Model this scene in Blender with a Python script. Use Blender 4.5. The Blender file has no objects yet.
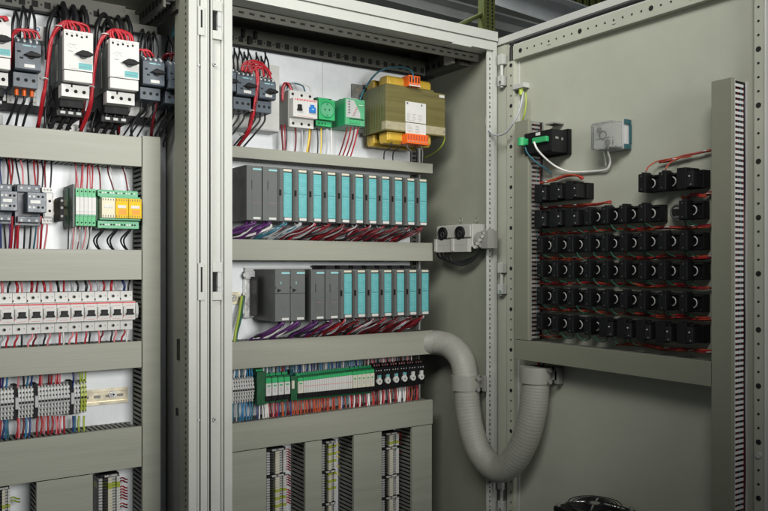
import bpy, math, random
from mathutils import Vector
random.seed(7)
S = bpy.context.scene
COL = S.collection
R = math.radians

# ------------------------------------------------------------------ camera, light, exposure
TH, F, CU, V0 = R(34.0), 783.0, 384.0, 265.0      # yaw, focal length and horizon measured on the photograph
cam_d = bpy.data.cameras.new("camera"); cam = bpy.data.objects.new("camera", cam_d); COL.objects.link(cam)
cam.location = (0, 0, 0); cam.rotation_euler = (R(90), 0, -TH)
cam_d.sensor_width = 36; cam_d.lens = 36*F/768.0; cam_d.shift_y = (V0-255.5)/768.0
cam_d.clip_start = .02; cam_d.clip_end = 200
S.camera = cam
W = bpy.data.worlds.new("World"); S.world = W; W.use_nodes = True
bg = W.node_tree.nodes["Background"]; bg.inputs[0].default_value = (.80, .85, .93, 1); bg.inputs[1].default_value = .05
def area(name, loc, tgt, sx, sy, power, col, spread=180):
    d = bpy.data.lights.new(name, 'AREA'); d.shape = 'RECTANGLE'; d.size = sx; d.size_y = sy; d.energy = power; d.color = col; d.spread = R(spread)
    o = bpy.data.objects.new(name, d); COL.objects.link(o); o.location = loc
    o.rotation_euler = (Vector(tgt)-Vector(loc)).to_track_quat('-Z', 'Y').to_euler()
    return o
area("ceiling_lamp", (-.30, .15, 1.45), (.98, 1.30, .72), 1.5, .6, 9.0, (1, .985, .95), 60)
area("beam_fill_light", (1.6, 3.6, 3.2), (2.2, 4.6, .8), 2.0, .8, 120, (.93, .97, 1))  # unseen light added to brighten the beams behind the cabinet
area("front_lamp", (.64, -.75, .36), (.44, 1.75, .29), .9, .6, 8.5, (1, .985, .95), 64)
S.view_settings.view_transform = 'Standard'; S.view_settings.look = 'None'
S.view_settings.exposure = 0; S.view_settings.gamma = 1

# ------------------------------------------------------------------ geometry helpers
def phi(u): return TH + math.atan((u-CU)/F)
def XA(u, Y): return Y*math.tan(phi(u))                       # x of the sight column u on the plane y = Y
def YA(u, X): return X/math.tan(phi(u))                       # y of the sight column u on the plane x = X
def zc(X, Y): return X*math.sin(TH)+Y*math.cos(TH)
def P(u, v, Y): X = XA(u, Y); return Vector((X, Y, (V0-v)/F*zc(X, Y)))   # on a plane parallel to the mounting plates
def D(u, v, X): Y = YA(u, X); return Vector((X, Y, (V0-v)/F*zc(X, Y)))   # on a plane parallel to the open door
def V(*a): return Vector(a)

_m = {}
def mat(name, col, rough=.5, metal=0., var=.06, scale=40., bump=0., rnd=.0, emit=0, coat=0., stretch=None, trans=0., spec=None):
    if name in _m: return _m[name]
    m = bpy.data.materials.new(name); m.use_nodes = True; nt = m.node_tree; N = nt.nodes; L = nt.links
    b = N["Principled BSDF"]
    b.inputs["Roughness"].default_value = rough; b.inputs["Metallic"].default_value = metal
    if coat: b.inputs["Coat Weight"].default_value = coat
    if spec is not None: b.inputs["Specular IOR Level"].default_value = spec
    if trans: b.inputs["Transmission Weight"].default_value = trans
    tc = N.new("ShaderNodeTexCoord"); mp = N.new("ShaderNodeMapping"); L.new(tc.outputs["Object"], mp.inputs["Vector"])
    if stretch: mp.inputs["Scale"].default_value = stretch
    nz = N.new("ShaderNodeTexNoise"); nz.inputs["Scale"].default_value = scale; nz.inputs["Detail"].default_value = 6
    nz.inputs["Roughness"].default_value = .65
    L.new(mp.outputs["Vector"], nz.inputs["Vector"])
    mr = N.new("ShaderNodeMapRange"); mr.inputs[1].default_value = .3; mr.inputs[2].default_value = .7
    mr.inputs[3].default_value = 1-var; mr.inputs[4].default_value = 1+var
    L.new(nz.outputs["Fac"], mr.inputs[0])
    src = mr.outputs[0]
    if rnd:
        oi = N.new("ShaderNodeObjectInfo"); m2 = N.new("ShaderNodeMapRange")
        m2.inputs[3].default_value = 1-rnd; m2.inputs[4].default_value = 1+rnd
        L.new(oi.outputs["Random"], m2.inputs[0])
        mu = N.new("ShaderNodeMath"); mu.operation = 'MULTIPLY'; L.new(src, mu.inputs[0]); L.new(m2.outputs[0], mu.inputs[1]); src = mu.outputs[0]
    mx = N.new("ShaderNodeVectorMath"); mx.operation = 'SCALE'; mx.inputs[0].default_value = col[:3]
    L.new(src, mx.inputs["Scale"]); L.new(mx.outputs[0], b.inputs["Base Color"])
    r2 = N.new("ShaderNodeMapRange"); r2.inputs[1].default_value = .3; r2.inputs[2].default_value = .7
    r2.inputs[3].default_value = max(.02, rough-.07); r2.inputs[4].default_value = min(1, rough+.1)
    L.new(nz.outputs["Fac"], r2.inputs[0]); L.new(r2.outputs[0], b.inputs["Roughness"])
    if bump:
        bp = N.new("ShaderNodeBump"); bp.inputs["Strength"].default_value = bump; bp.inputs["Distance"].default_value = .001
        n3 = N.new("ShaderNodeTexNoise"); n3.inputs["Scale"].default_value = scale*8; L.new(mp.outputs["Vector"], n3.inputs["Vector"])
        L.new(n3.outputs["Fac"], bp.inputs["Height"]); L.new(bp.outputs[0], b.inputs["Normal"])
    _m[name] = m
    return m

M = dict(
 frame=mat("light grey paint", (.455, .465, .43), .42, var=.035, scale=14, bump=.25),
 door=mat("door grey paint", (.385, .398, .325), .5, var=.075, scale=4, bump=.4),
 inner=mat("shade-darkened grey paint", (.232, .242, .19), .5, var=.06, scale=9, bump=.3),  # paint like the door's, darkened to carry the shade inside the cabinets
 duct=mat("duct grey plastic", (.292, .300, .246), .47, var=.075, scale=16, bump=.2, stretch=(.12, 1, 2.5)),
 dductc=mat("door duct plastic", (.20, .206, .155), .5, var=.045, scale=7, bump=.15),
 ductd=mat("duct finger grey", (.185, .188, .165), .55, var=.06),
 ductl=mat("pale duct plastic", (.60, .60, .585), .5, var=.05),
 plate=mat("zinc plate", (.76, .795, .82), .38, metal=.0, var=.09, scale=11, bump=.2),
 rail=mat("perforated steel rail", (.085, .086, .07), .5, var=.08),
 zinc=mat("yellow zinc rail", (.72, .66, .50), .33, metal=.55, var=.08),
 steel=mat("bright steel", (.72, .72, .70), .28, metal=.9, var=.06),
 brass=mat("brass", (.65, .47, .17), .35, metal=.7),
 black=mat("black plastic", (.006, .006, .007), .5, var=.2, spec=.25),
 blk2=mat("soft black", (.011, .011, .012), .6, var=.2, spec=.25),
 hole=mat("dark opening", (.006, .006, .006), .8),
 rubber=mat("black rubber", (.015, .015, .015), .6),
 white=mat("white plastic", (.57, .57, .545), .42, var=.04, rnd=.03),
 cream=mat("cream plastic", (.58, .56, .45), .4, var=.05),
 lgrey=mat("light grey plastic", (.43, .44, .43), .42, var=.05, rnd=.05),
 mgrey=mat("mid grey plastic", (.23, .23, .21), .5, var=.08),
 dgrey=mat("dark grey plastic", (.058, .060, .058), .5, var=.1, rnd=.08),
 pgrey=mat("module grey plastic", (.098, .107, .102), .5, var=.08, rnd=.06),
 bgrey=mat("blue grey plastic", (.075, .096, .118), .42, var=.08, rnd=.06),
 bgreyd=mat("dark blue grey plastic", (.045, .06, .075), .42, var=.08),
 sidegr=mat("greenish dark plastic", (.075, .095, .085), .5, var=.15),
 teal=mat("teal label card", (.10, .365, .375), .45, var=.1, scale=90, rnd=.08),
 teald=mat("teal plastic", (.012, .075, .09), .4),
 tealt=mat("pale teal print", (.26, .52, .54), .5),
 green=mat("green plastic", (.015, .27, .10), .38, var=.08, rnd=.08),
 greenl=mat("bright green plastic", (.03, .35, .12), .38, var=.08, rnd=.05),
 greenp=mat("pale green plastic", (.09, .35, .18), .42, var=.08),
 greend=mat("dark green plastic", (.008, .085, .03), .45, var=.15),
 yellow=mat("amber relay plastic", (.74, .47, .012), .5, var=.15, scale=60, spec=.2),
 ypale=mat("pale yellow relay", (.66, .62, .46), .5),
 yg=mat("yellow green plastic", (.36, .42, .05), .4, var=.1),
 orange=mat("orange plastic", (.75, .125, .012), .38, var=.08),
 red=mat("red print", (.60, .03, .04), .5),
 blue=mat("blue plastic", (.02, .16, .48), .3),
 olive=mat("varnished core", (.128, .112, .038), .34, var=.2, scale=30, stretch=(.2, 1, 4)),
 oliveb=mat("core band", (.33, .30, .19), .5, var=.14, scale=70),
 bobbin=mat("yellow bobbin", (.50, .33, .035), .42, var=.1),
 hose=mat("grey corrugated plastic", (.285, .285, .25), .5, var=.05),
 print=mat("dark print", (.10, .10, .11), .6),
 sock=mat("socket grey plastic", (.36, .36, .33), .45, var=.05),
 clear=mat("clear plastic", (.88, .90, .88), .08, var=.0, trans=.92),
 beam=mat("grey steel beam", (.62, .64, .62), .5, var=.1, scale=5),
 beamg=mat("green strut paint", (.19, .22, .07), .5, var=.12),
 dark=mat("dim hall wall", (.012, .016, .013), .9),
 silver=mat("silver ring", (.48, .48, .46), .4, metal=.1),
 amber=mat("amber patch", (.72, .28, .01), .5),
 wred=mat("red wire", (.36, .014, .022), .38, var=.1, rnd=.2),
 wdred=mat("dark red wire", (.14, .006, .011), .42, var=.2, rnd=.25),
 wpink=mat("pink wire", (.62, .20, .22), .4, rnd=.15),
 wblk=mat("black wire", (.014, .014, .016), .38, rnd=.2),
 wblu=mat("blue wire", (.03, .17, .33), .4, rnd=.25),
 wdblu=mat("dark blue wire", (.02, .04, .16), .4, rnd=.2),
 wgry=mat("grey wire", (.36, .38, .39), .42, rnd=.15),
 wwht=mat("white wire", (.68, .67, .64), .42, rnd=.1),
 wvio=mat("violet cable", (.085, .022, .12), .42, rnd=.2),
 worg=mat("orange wire", (.42, .065, .015), .4, rnd=.15),
 wrst=mat("rust red wire", (.36, .056, .024), .45, rnd=.2),
 wyel=mat("yellow wire", (.62, .45, .05), .42, rnd=.1),
 wbrn=mat("brown wire", (.20, .10, .045), .42, rnd=.2),
 wgrn=mat("dark green wire", (.012, .10, .055), .42, rnd=.2),
 wyg=mat("green yellow wire", (.33, .42, .05), .42, rnd=.12),
 wtea=mat("dark teal wire", (.03, .12, .16), .42, rnd=.2),
)

class MB:
    def __init__(s): s.v = []; s.f = []; s.mi = []; s.sm = []; s.mats = []
    def m(s, name):
        if name not in s.mats: s.mats.append(name)
        return s.mats.index(name)
    def face(s, idx, m, sm=False): s.f.append(idx); s.mi.append(s.m(m)); s.sm.append(sm)
    def box(s, x0, x1, y0, y1, z0, z1, m):
        if x0 > x1: x0, x1 = x1, x0
        if y0 > y1: y0, y1 = y1, y0
        if z0 > z1: z0, z1 = z1, z0
        n = len(s.v)
        s.v += [(x0,y0,z0),(x1,y0,z0),(x1,y1,z0),(x0,y1,z0),(x0,y0,z1),(x1,y0,z1),(x1,y1,z1),(x0,y1,z1)]
        for q in ((0,3,2,1),(4,5,6,7),(0,1,5,4),(1,2,6,5),(2,3,7,6),(3,0,4,7)): s.face([n+i for i in q], m)
        return s
    def poly(s, prof, axis, a0, a1, m):
        # extrude a closed profile; axis 'x': prof=(y,z); axis 'z': prof=(x,y); axis 'y': prof=(x,z)
        k = len(prof); n = len(s.v)
        for a in (a0, a1):
            for (p, q) in prof:
                s.v.append((a,p,q) if axis == 'x' else (p,q,a) if axis == 'z' else (p,a,q))
        for i in range(k): s.face([n+i, n+(i+1)%k, n+k+(i+1)%k, n+k+i], m)
        s.face([n+i for i in range(k)][::-1], m); s.face([n+k+i for i in range(k)], m)
        return s
    def cyl(s, p0, p1, r, m, n=14, r1=None, cap=True):
        p0 = Vector(p0); p1 = Vector(p1); d = (p1-p0).normalized(); r1 = r if r1 is None else r1
        a = d.orthogonal().normalized(); b = d.cross(a); k = len(s.v)
        for (c, rr) in ((p0, r), (p1, r1)):
            for i in range(n):
                t = 2*math.pi*i/n; s.v.append(tuple(c+a*rr*math.cos(t)+b*rr*math.sin(t)))
        for i in range(n): s.face([k+i, k+(i+1)%n, k+n+(i+1)%n, k+n+i], m, True)
        if cap:
            for (c, rr, o) in ((p0, r, 1), (p1, r1, 0)):
                k2 = len(s.v)
                for i in range(n):
                    t = 2*math.pi*i/n; s.v.append(tuple(c+a*rr*math.cos(t)+b*rr*math.sin(t)))
                ids = [k2+i for i in range(n)]
                s.face(ids[::-1] if o else ids, m)
        return s
    def ring(s, c, ax, R0, r, m, n=20, k=6, a0=0., a1=2*math.pi):
        c = Vector(c); d = Vector(ax).normalized(); a = d.orthogonal().normalized(); b = d.cross(a)
        full = abs(a1-a0-2*math.pi) < 1e-6; st = len(s.v); nn = n if full else n+1
        for i in range(nn):
            t = a0+(a1-a0)*i/n; e = a*math.cos(t)+b*math.sin(t)
            for j in range(k):
                w = 2*math.pi*j/k; s.v.append(tuple(c+e*(R0+r*math.cos(w))+d*r*math.sin(w)))
        for i in range(n):
            i2 = (i+1) % nn
            for j in range(k): s.face([st+i*k+j, st+i2*k+j, st+i2*k+(j+1)%k, st+i*k+(j+1)%k], m, True)
        return s
    def tube(s, pts, r, m, n=6, sub=5, rad=None):
        pts = [Vector(p) for p in pts]
        if len(pts) > 2 and sub > 1:
            q = []; ps = [pts[0]*2-pts[1]]+pts+[pts[-1]*2-pts[-2]]
            for i in range(1, len(ps)-2):
                a, b, c, d = ps[i-1:i+3]
                for j in range(sub):
                    t = j/sub
                    q.append(.5*((2*b)+(c-a)*t+(2*a-5*b+4*c-d)*t*t+(3*b-a-3*c+d)*t**3))
            q.append(pts[-1]); pts = q
        k = len(s.v); prev = None; N = len(pts)
        for i, p in enumerate(pts):
            d = (pts[min(i+1, N-1)]-pts[max(i-1, 0)])
            d = d.normalized() if d.length > 1e-9 else Vector((0,0,1))
            a = d.orthogonal().normalized() if prev is None else (prev-d*prev.dot(d))
            a = a.normalized() if a.length > 1e-6 else d.orthogonal().normalized()
            prev = a; b = d.cross(a); rr = r if rad is None else r*rad(i/(N-1), i)
            for j in range(n):
                w = 2*math.pi*j/n; s.v.append(tuple(p+a*rr*math.cos(w)+b*rr*math.sin(w)))
        for i in range(N-1):
            for j in range(n): s.face([k+i*n+j, k+i*n+(j+1)%n, k+(i+1)*n+(j+1)%n, k+(i+1)*n+j], m, True)
        s.face([k+j for j in range(n)][::-1], m); s.face([k+(N-1)*n+j for j in range(n)], m)
        return s
    def build(s, name, parent=None, bevel=0., label=None):
        o = wl = None
        wl = Vector((0,0,0)); p = parent
        while p is not None: wl += p.location; p = p.parent
        me = bpy.data.meshes.new(name)
        me.from_pydata([(x-wl.x, y-wl.y, z-wl.z) for (x, y, z) in s.v], [], s.f)
        for n in s.mats: me.materials.append(M[n])
        me.polygons.foreach_set("material_index", s.mi); me.polygons.foreach_set("use_smooth", s.sm)
        me.update()
        o = bpy.data.objects.new(name, me); COL.objects.link(o)
        if parent: o.parent = parent
        if bevel:
            bv = o.modifiers.new("bevel", 'BEVEL'); bv.width = bevel; bv.segments = 2; bv.limit_method = 'ANGLE'; bv.angle_limit = R(50)
        if label: o["label"] = label
        return o

def tag(o, label, cat, group=None, kind=None):
    o["label"] = label; o["category"] = cat
    if group: o["group"] = group
    if kind: o["kind"] = kind
    return o
def thing(name, loc, label, cat, group=None):
    o = bpy.data.objects.new(name, None); COL.objects.link(o); o.location = loc; o.empty_display_size = .02
    return tag(o, label, cat, group)
def solo(mb, name, loc, label, cat, group=None, bevel=0.):
    # a thing that is one mesh, its origin at loc
    mb.v = [(x-loc[0], y-loc[1], z-loc[2]) for (x, y, z) in mb.v]
    o = mb.build(name, None, bevel); o.location = loc
    return tag(o, label, cat, group)
def copy_tree(o, parent=None):
    c = o.copy(); COL.objects.link(c)
    if parent: c.parent = parent
    for ch in o.children: copy_tree(ch, c)
    return c
def dup(o, shift, label, group=None):
    c = copy_tree(o); c.location = Vector(o.location)+Vector(shift); c["label"] = label
    if group: c["group"] = group
    return c
ORD = "first second third fourth fifth sixth seventh eighth ninth tenth eleventh twelfth thirteenth fourteenth fifteenth sixteenth seventeenth eighteenth nineteenth twentieth".split()+["twenty-"+w for w in "first second third fourth fifth sixth seventh eighth ninth".split()]+["thirtieth"]+["thirty-"+w for w in "first second third fourth fifth sixth seventh eighth".split()]
DENSE_GROUPS = ("wires above the green terminal row", "wires below the green terminal row")
n_side = 0
DENSE = MB()                                                   # the wires past the 300 that show largest
def wire(pts, r, m, label, group, name="wire", n=6, sub=5, cat="wire"):
    global n_side
    side = (group or "").startswith("side wires"); n_side += side
    if group in DENSE_GROUPS or (side and n_side > 30):
        DENSE.tube(pts, r, m, n, sub); return None
    if "jumper" in label: name = cat = "jumper"
    if "cable" in label: name = cat = "cable"
    mb = MB().tube([p-pts[0] for p in pts], r, m, n, sub)
    o = mb.build(name); o.location = pts[0]
    return tag(o, label, cat, group)
def jit(a): return random.uniform(-a, a)
CN = dict(wred="red", wdred="dark red", wpink="pink", wblk="black", wblu="blue", wdblu="dark blue", wgry="grey", wwht="white", wvio="violet",
          worg="orange", wrst="rust red", wyel="yellow", wbrn="brown", wgrn="dark green", wyg="green-yellow", wtea="dark teal")
# ------------------------------------------------------------------ the hall behind, and the two enclosures
YP, YD, YF, ZT, ZB = 1.79, 1.705, 1.53, .60, -1.0      # mounting plate, duct covers, front plane, cabinet top, bottom
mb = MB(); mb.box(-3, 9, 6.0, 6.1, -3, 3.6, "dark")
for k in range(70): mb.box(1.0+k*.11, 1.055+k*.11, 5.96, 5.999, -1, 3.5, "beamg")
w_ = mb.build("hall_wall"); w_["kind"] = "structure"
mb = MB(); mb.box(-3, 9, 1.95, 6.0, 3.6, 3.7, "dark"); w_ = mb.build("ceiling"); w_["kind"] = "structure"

def beam(name, a, b, w, h, m, label, cat, grp=None, lips=True):
    # straight steel section from a to b: a channel with two lips
    mb = MB(); a = Vector(a); b = Vector(b); d = (b-a); L_ = d.length
    mb.box(-w/2, w/2, 0, L_, -h/2, -h/2+.01, m); mb.box(-w/2, w/2, 0, L_, h/2-.01, h/2, m)
    mb.box(-w/2+.02, -w/2+.032, 0, L_, -h/2+.01, h/2-.01, m)
    o = mb.build(name); o.location = a; o.rotation_mode = 'QUATERNION'; o.rotation_quaternion = d.to_track_quat('Y', 'Z')
    return tag(o, label, cat, grp)
beam("roof_beam", P(300, -27, 3.0), P(640, 62, 3.0), .10, .085, "beam", "grey steel channel crossing just above the cabinet roof", "beam")
beam("roof_beam", P(395, -40, 4.2), P(700, 62, 4.2), .12, .22, "beam", "broad pale steel beam high behind the open door's top corner", "beam")
beam("roof_beam", P(250, -60, 4.8), P(620, 40, 4.8), .12, .09, "beam", "thin dark steel channel farthest back under the hall ceiling", "beam")
t = thing("slotted_strut", P(489, 60, 2.6), "green slotted steel upright rising behind the cabinet's top corner", "strut")
mb = MB(); a = P(484, 60, 2.6); b = P(495, 60, 2.6)
mb.box(a.x, a.x+.006, 2.6, 2.64, -.5, 1.6, "beamg"); mb.box(a.x+.006, b.x, 2.6, 2.605, -.5, 1.6, "beamg")
for k in range(64):
    z = .55+k*.0165
    for q in (.35, .75):
        x = a.x+(b.x-a.x)*q; mb.box(x-.0035, x+.0035, 2.5985, 2.5999, z, z+.009, "hole")
mb.build("upright", t)
mb = MB(); mb.tube([P(455, 27, 2.62), P(487, 12, 2.62)], .012, "beamg", 4, 1); mb.build("brace", t)

Xc = .603
def holes_z(mb, x, y, z, r, m="hole"):                 # a round opening in a face that looks to -x
    mb.cyl((x, y, z), (x-.0006, y, z), r, m, 10)
def post_left(mb):
    X = lambda u: XA(u, YF)
    mb.box(X(188.6), X(196.6), 1.528, 1.578, ZB, ZT+.01, "frame")
    mb.box(X(196.6), X(197.5), 1.536, 1.578, ZB, ZT+.01, "frame")
    mb.box(X(197.5), X(199.4), 1.531, 1.578, ZB, ZT+.01, "frame")
    mb.box(X(199.4), X(200.9), 1.542, 1.578, ZB, ZT+.01, "frame")
    mb.box(X(200.9), X(207.4), 1.531, 1.578, ZB, ZT+.01, "frame")
    mb.box(X(207.4), X(208.6), 1.528, 1.60, ZB, ZT+.01, "frame")
def post_right(mb):
    X = lambda u: XA(u, YF)
    mb.box(X(210.6), X(212.2), 1.528, 1.60, ZB, ZT+.01, "frame")
    mb.box(X(212.2), X(222.3), 1.540, 1.578, ZB, ZT+.01, "frame")
    mb.box(X(222.3), X(223.8), 1.534, 1.578, ZB, ZT+.01, "frame")
    mb.box(X(223.8), X(231.6), 1.526, 1.578, ZB, ZT+.01, "frame")

# ---- the neighbouring cabinet, seen from its motor breakers to the double post
c1 = thing("cabinet", (.2, 1.7, ZB), "light grey control cabinet holding the row of white miniature breakers", "cabinet", "control cabinets side by side")
mb = MB(); post_left(mb)
for v0, v1 in ((6, 36), (263, 300)):
    a, b = P(197.8, v0, 1.53), P(204.2, v1, 1.53); mb.box(a.x, b.x, 1.5275, 1.531, b.z, a.z, "frame")
    a, b = P(200.2, v0+4, 1.53), P(202, v1-8, 1.53); mb.box(a.x, b.x, 1.5268, 1.5274, b.z, a.z, "hole")
for v in (65, 420):
    a = P(198.6, v, 1.53); mb.cyl((a.x, 1.5312, a.z), (a.x, 1.529, a.z), .0028, "lgrey", 12)
mb.build("frame_post", c1, .0012)
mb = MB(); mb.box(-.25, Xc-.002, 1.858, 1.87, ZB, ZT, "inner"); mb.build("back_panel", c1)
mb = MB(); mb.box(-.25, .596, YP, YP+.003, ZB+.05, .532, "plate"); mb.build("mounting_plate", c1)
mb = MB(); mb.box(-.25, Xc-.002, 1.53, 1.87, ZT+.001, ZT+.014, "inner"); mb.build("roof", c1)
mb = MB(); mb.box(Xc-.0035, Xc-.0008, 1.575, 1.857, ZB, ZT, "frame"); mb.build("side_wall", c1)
def back_rail(parent, x0, x1, y=1.775):
    mb = MB(); mb.box(x0, x1, y, y+.006, .5335, .578, "rail"); mb.box(x0, x1, y+.006, y+.05, .572, .578, "rail")
    x = x0+.012
    while x < x1-.012:
        mb.box(x-.0062, x+.0062, y-.0008, y-.0001, .5425, .556, "hole")
        mb.cyl((x+.0125, y-.0008, .549), (x+.0125, y-.0001, .549), .002, "hole", 8); x += .025
    mb.box(x0, x1, y-.003, y-.001, .530, .535, "black")  # black strip drawn in for the shadow line along the rail's lower edge
    return mb.build("support_rail", parent)
back_rail(c1, -.25, .50)
# perforated depth rails under the roof, beside the double post
mb = MB()
for (x0, x1) in ((.556, .562), (.528, .533)):
    mb.box(x0, x1, 1.60, 1.80, .535, .578, "rail")
    for k in range(8): y = 1.61+k*.024; mb.box(x0-.0008, x0-.0001, y, y+.013, .547, .563, "hole")
for k in range(7):
    y = 1.61+k*.028; mb.box(.533, .556, y, y+.010, .556, .560, "lgrey")
mb.box(.44, .528, 1.764, 1.77, .535, .56, "rail"); mb.box(.40, .56, 1.74, 1.748, .515, .533, "rail")
mb.build("depth_rail", c1)
mb = MB(); a = P(173, 28, 1.66); mb.box(a.x, a.x+.025, 1.63, 1.67, a.z-.02, a.z, "teald"); mb.build("clip", c1)
# the stepped plate behind the post, with its black slot and clip
mb = MB(); xs = .557
z1 = (V0-414)/F*zc(xs, 1.615); z2 = (V0-426)/F*zc(xs, 1.58); z3 = (V0-437)/F*zc(xs, 1.56)
zu = (V0-122)/F*zc(xs, 1.60)
mb.box(xs+.006, Xc-.004, 1.60, 1.632, z1, ZT-.01, "inner"); mb.box(xs+.003, Xc-.004, 1.579, 1.60, z2, ZT-.01, "inner")
mb.box(xs+.0045, Xc-.006, 1.60, 1.622, z1-.004, z1+.012, "hole")
a = D(178, 339, xs); b = D(185, 362, xs); mb.box(xs-.0015, xs+.003, 1.579, 1.598, b.z, a.z, "hole")
mb.box(xs+.012, xs+.03, 1.56, 1.598, z3, z2+.004, "hole")
for k in range(130):
    z = ZB+.02+k*.0125; mb.box(XA(188.6, YF)-.0018, XA(188.6, YF)-.0013, 1.541, 1.5445, z, z+.005, "hole")
mb.box(XA(188.6, YF)-.0012, XA(188.6, YF)-.0002, 1.5295, 1.5775, ZB, ZT, "inner")  # thin darker sheet over the post's side face, standing in for its shade
mb.build("flange_with_shade_sheet", c1, .0004)

# ---- the cabinet with the racks and the open door
c2 = thing("cabinet", (1.0, 1.7, ZB), "light grey control cabinet with its perforated door standing wide open", "cabinet", "control cabinets side by side")
XW = 1.372
mb = MB(); post_right(mb); X = lambda u: XA(u, YF)
for v0, v1 in ((0, 40), (262, 300)):
    a, b = P(212.6, v0, 1.53), P(222.0, v1, 1.53)
    for (q0, q1) in ((0, .26), (.78, 1.0)):
        mb.box(a.x, b.x, 1.530, 1.5395, a.z+(b.z-a.z)*q0, a.z+(b.z-a.z)*q1, "frame")
    mb.box(a.x+.012, b.x, 1.532, 1.5395, a.z+(b.z-a.z)*.26, a.z+(b.z-a.z)*.78, "lgrey")
    mb.box(a.x+.003, a.x+.0115, 1.5385, 1.5396, a.z+(b.z-a.z)*.26, a.z+(b.z-a.z)*.78, "hole")
    zz = a.z+(b.z-a.z)*.62; mb.cyl((a.x+.014, 1.532, zz), (a.x+.014, 1.5295, zz), .0035, "lgrey", 12)
for v in (64, 420):
    a = P(215.5, v, 1.53); mb.cyl((a.x, 1.5405, a.z), (a.x, 1.5335, a.z), .0042, "lgrey", 12); mb.cyl((a.x, 1.5335, a.z), (a.x, 1.533, a.z), .0018, "hole", 8)
mb.build("frame_post", c2, .0012)
x0, x1 = X(231.6), X(497)
mb = MB(); mb.box(x0, x1, 1.530, 1.575, .558, .5805, "frame"); mb.box(x0, x1, 1.534, 1.575, .5805, .5825, "frame")
mb.box(x0, x1, 1.526, 1.575, .5825, .607, "frame")
mb.box(x0, XW, 1.579, 1.584, .537, .557, "rail")  # slotted strip coloured dark to carry the shadow behind the front rail
xx = x0+.012
while xx < XW-.02: mb.box(xx, xx+.012, 1.5782, 1.5789, .545, .5495, "hole"); xx += .025
a = P(462, 45, 1.53); mb.box(a.x-.03, a.x+.03, 1.5285, 1.56, .5545, .5578, "frame")
mb.build("top_rail", c2, .0015)
mb = MB(); mb.box(X(493.6), x1, 1.530, 1.60, ZB, .5578, "frame")
mb.box(X(488.8), X(493.6)-.0003, 1.536, 1.541, ZB, .5578, "frame")
zz = ZB+.02; k = 0
while zz < .54:
    xm = (X(489)+X(493.4))/2
    mb.box(xm-.0016, xm+.0016, 1.5350, 1.5359, zz, zz+(.007 if k % 2 else .0035), "hole"); zz += .0125; k += 1
mb.build("side_frame", c2, .0008)
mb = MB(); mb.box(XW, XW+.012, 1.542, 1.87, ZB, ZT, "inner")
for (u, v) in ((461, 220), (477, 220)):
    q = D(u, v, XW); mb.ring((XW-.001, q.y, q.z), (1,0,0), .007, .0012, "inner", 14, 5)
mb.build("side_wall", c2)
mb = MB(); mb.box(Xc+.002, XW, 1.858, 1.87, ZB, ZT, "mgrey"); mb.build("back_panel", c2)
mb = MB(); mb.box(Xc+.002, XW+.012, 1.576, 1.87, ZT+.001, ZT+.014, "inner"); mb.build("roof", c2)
mb = MB(); mb.box(.615, 1.296, YP, YP+.003, ZB+.05, .5335, "plate"); mb.box(1.012, 1.0128, YP-.001, YP-.0001, .30, .53, "lgrey")
mb.build("mounting_plate", c2)
mb = MB(); mb.box(1.300, 1.325, YP+.002, YP+.05, ZB, ZT, "rail"); mb.box(1.318, 1.323, YP-.012, YP+.002, ZB, .40, "lgrey")
for k in range(90): mb.box(1.306, 1.318, YP+.0008, YP+.0016, -.70+k*.0125, -.70+k*.0125+.006, "hole")
mb.build("upright_rail", c2)
back_rail(c2, .615, 1.366)
mb = MB(); mb.box(1.338, XW-.001, 1.62, 1.77, .535, .575, "rail")
for k in range(6): y = 1.63+k*.025; mb.box(1.3372, 1.3379, y, y+.012, .548, .560, "hole")
mb.build("depth_rail", c2)
# door
dr = None
XD = 1.40; Y0d, Y1d = 1.562, YA(766, 1.385)
mb = MB(); mb.box(XD, XD+.018, Y1d, Y0d, ZB, .592, "door")
ye = YA(764.2, 1.385); mb.box(1.384, XD, Y1d, ye, ZB, .592, "frame")
mb.box(1.392, XD, ye, Y0d, .574, .592, "frame")
mb.box(1.398, XD, YA(507, XD), Y0d, ZB, .574, "door")
door = mb.build("door", c2, .0015)
def strip_holes(mb, x, y, zbig, pz):
    k = -int((zbig-ZB-.03)/pz)
    while zbig+k*pz < .51:
        holes_z(mb, x, y, zbig+k*pz, .0052 if k % 4 == 0 else .0023); k += 1
mb = MB(); ya, yb = YA(754, 1.385), YA(764.2, 1.385)-.0
mb.box(1.385, XD-.0002, yb+.0005, ya, ZB, .52, "door"); strip_holes(mb, 1.385, (ya+yb)/2+.001, .3995, .02597)
q = D(759, 455, 1.385); mb.cyl((1.385, q.y, q.z), (1.381, q.y, q.z), .0055, "lgrey", 12)
mb.build("perforated_strip", door, .0006)
mb = MB(); ya, yb = YA(513.6, 1.385), YA(507, 1.385)
mb.box(1.385, 1.3979, ya, yb, ZB, .520, "door"); strip_holes(mb, 1.385, YA(511, 1.385), -.009, .0259)
mb.box(1.3975, XD-.0002, YA(519.5, 1.3975), ya, ZB, .520, "frame")
mb.build("perforated_strip", door, .0006)
mb = MB(); ya, yb = YA(757, 1.385), YA(513.5, 1.385)
mb.box(1.383, XD-.0002, ya, yb, .520, .556, "door"); mb.box(1.386, XD-.0002, ya, yb, .556, .560, "frame")
for i in range(30):
    y = 1.438-i*.02435
    if y < ya+.01: break
    holes_z(mb, 1.383, y, .5385, .0058 if i % 8 == 0 else .0024)
    if i % 8 == 4: mb.box(1.3824, 1.383, y-.005, y+.005, .529, .5302, "hole")
mb.build("perforated_rail", door, .0008)
yg = YA(511.2, 1.39)
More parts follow.
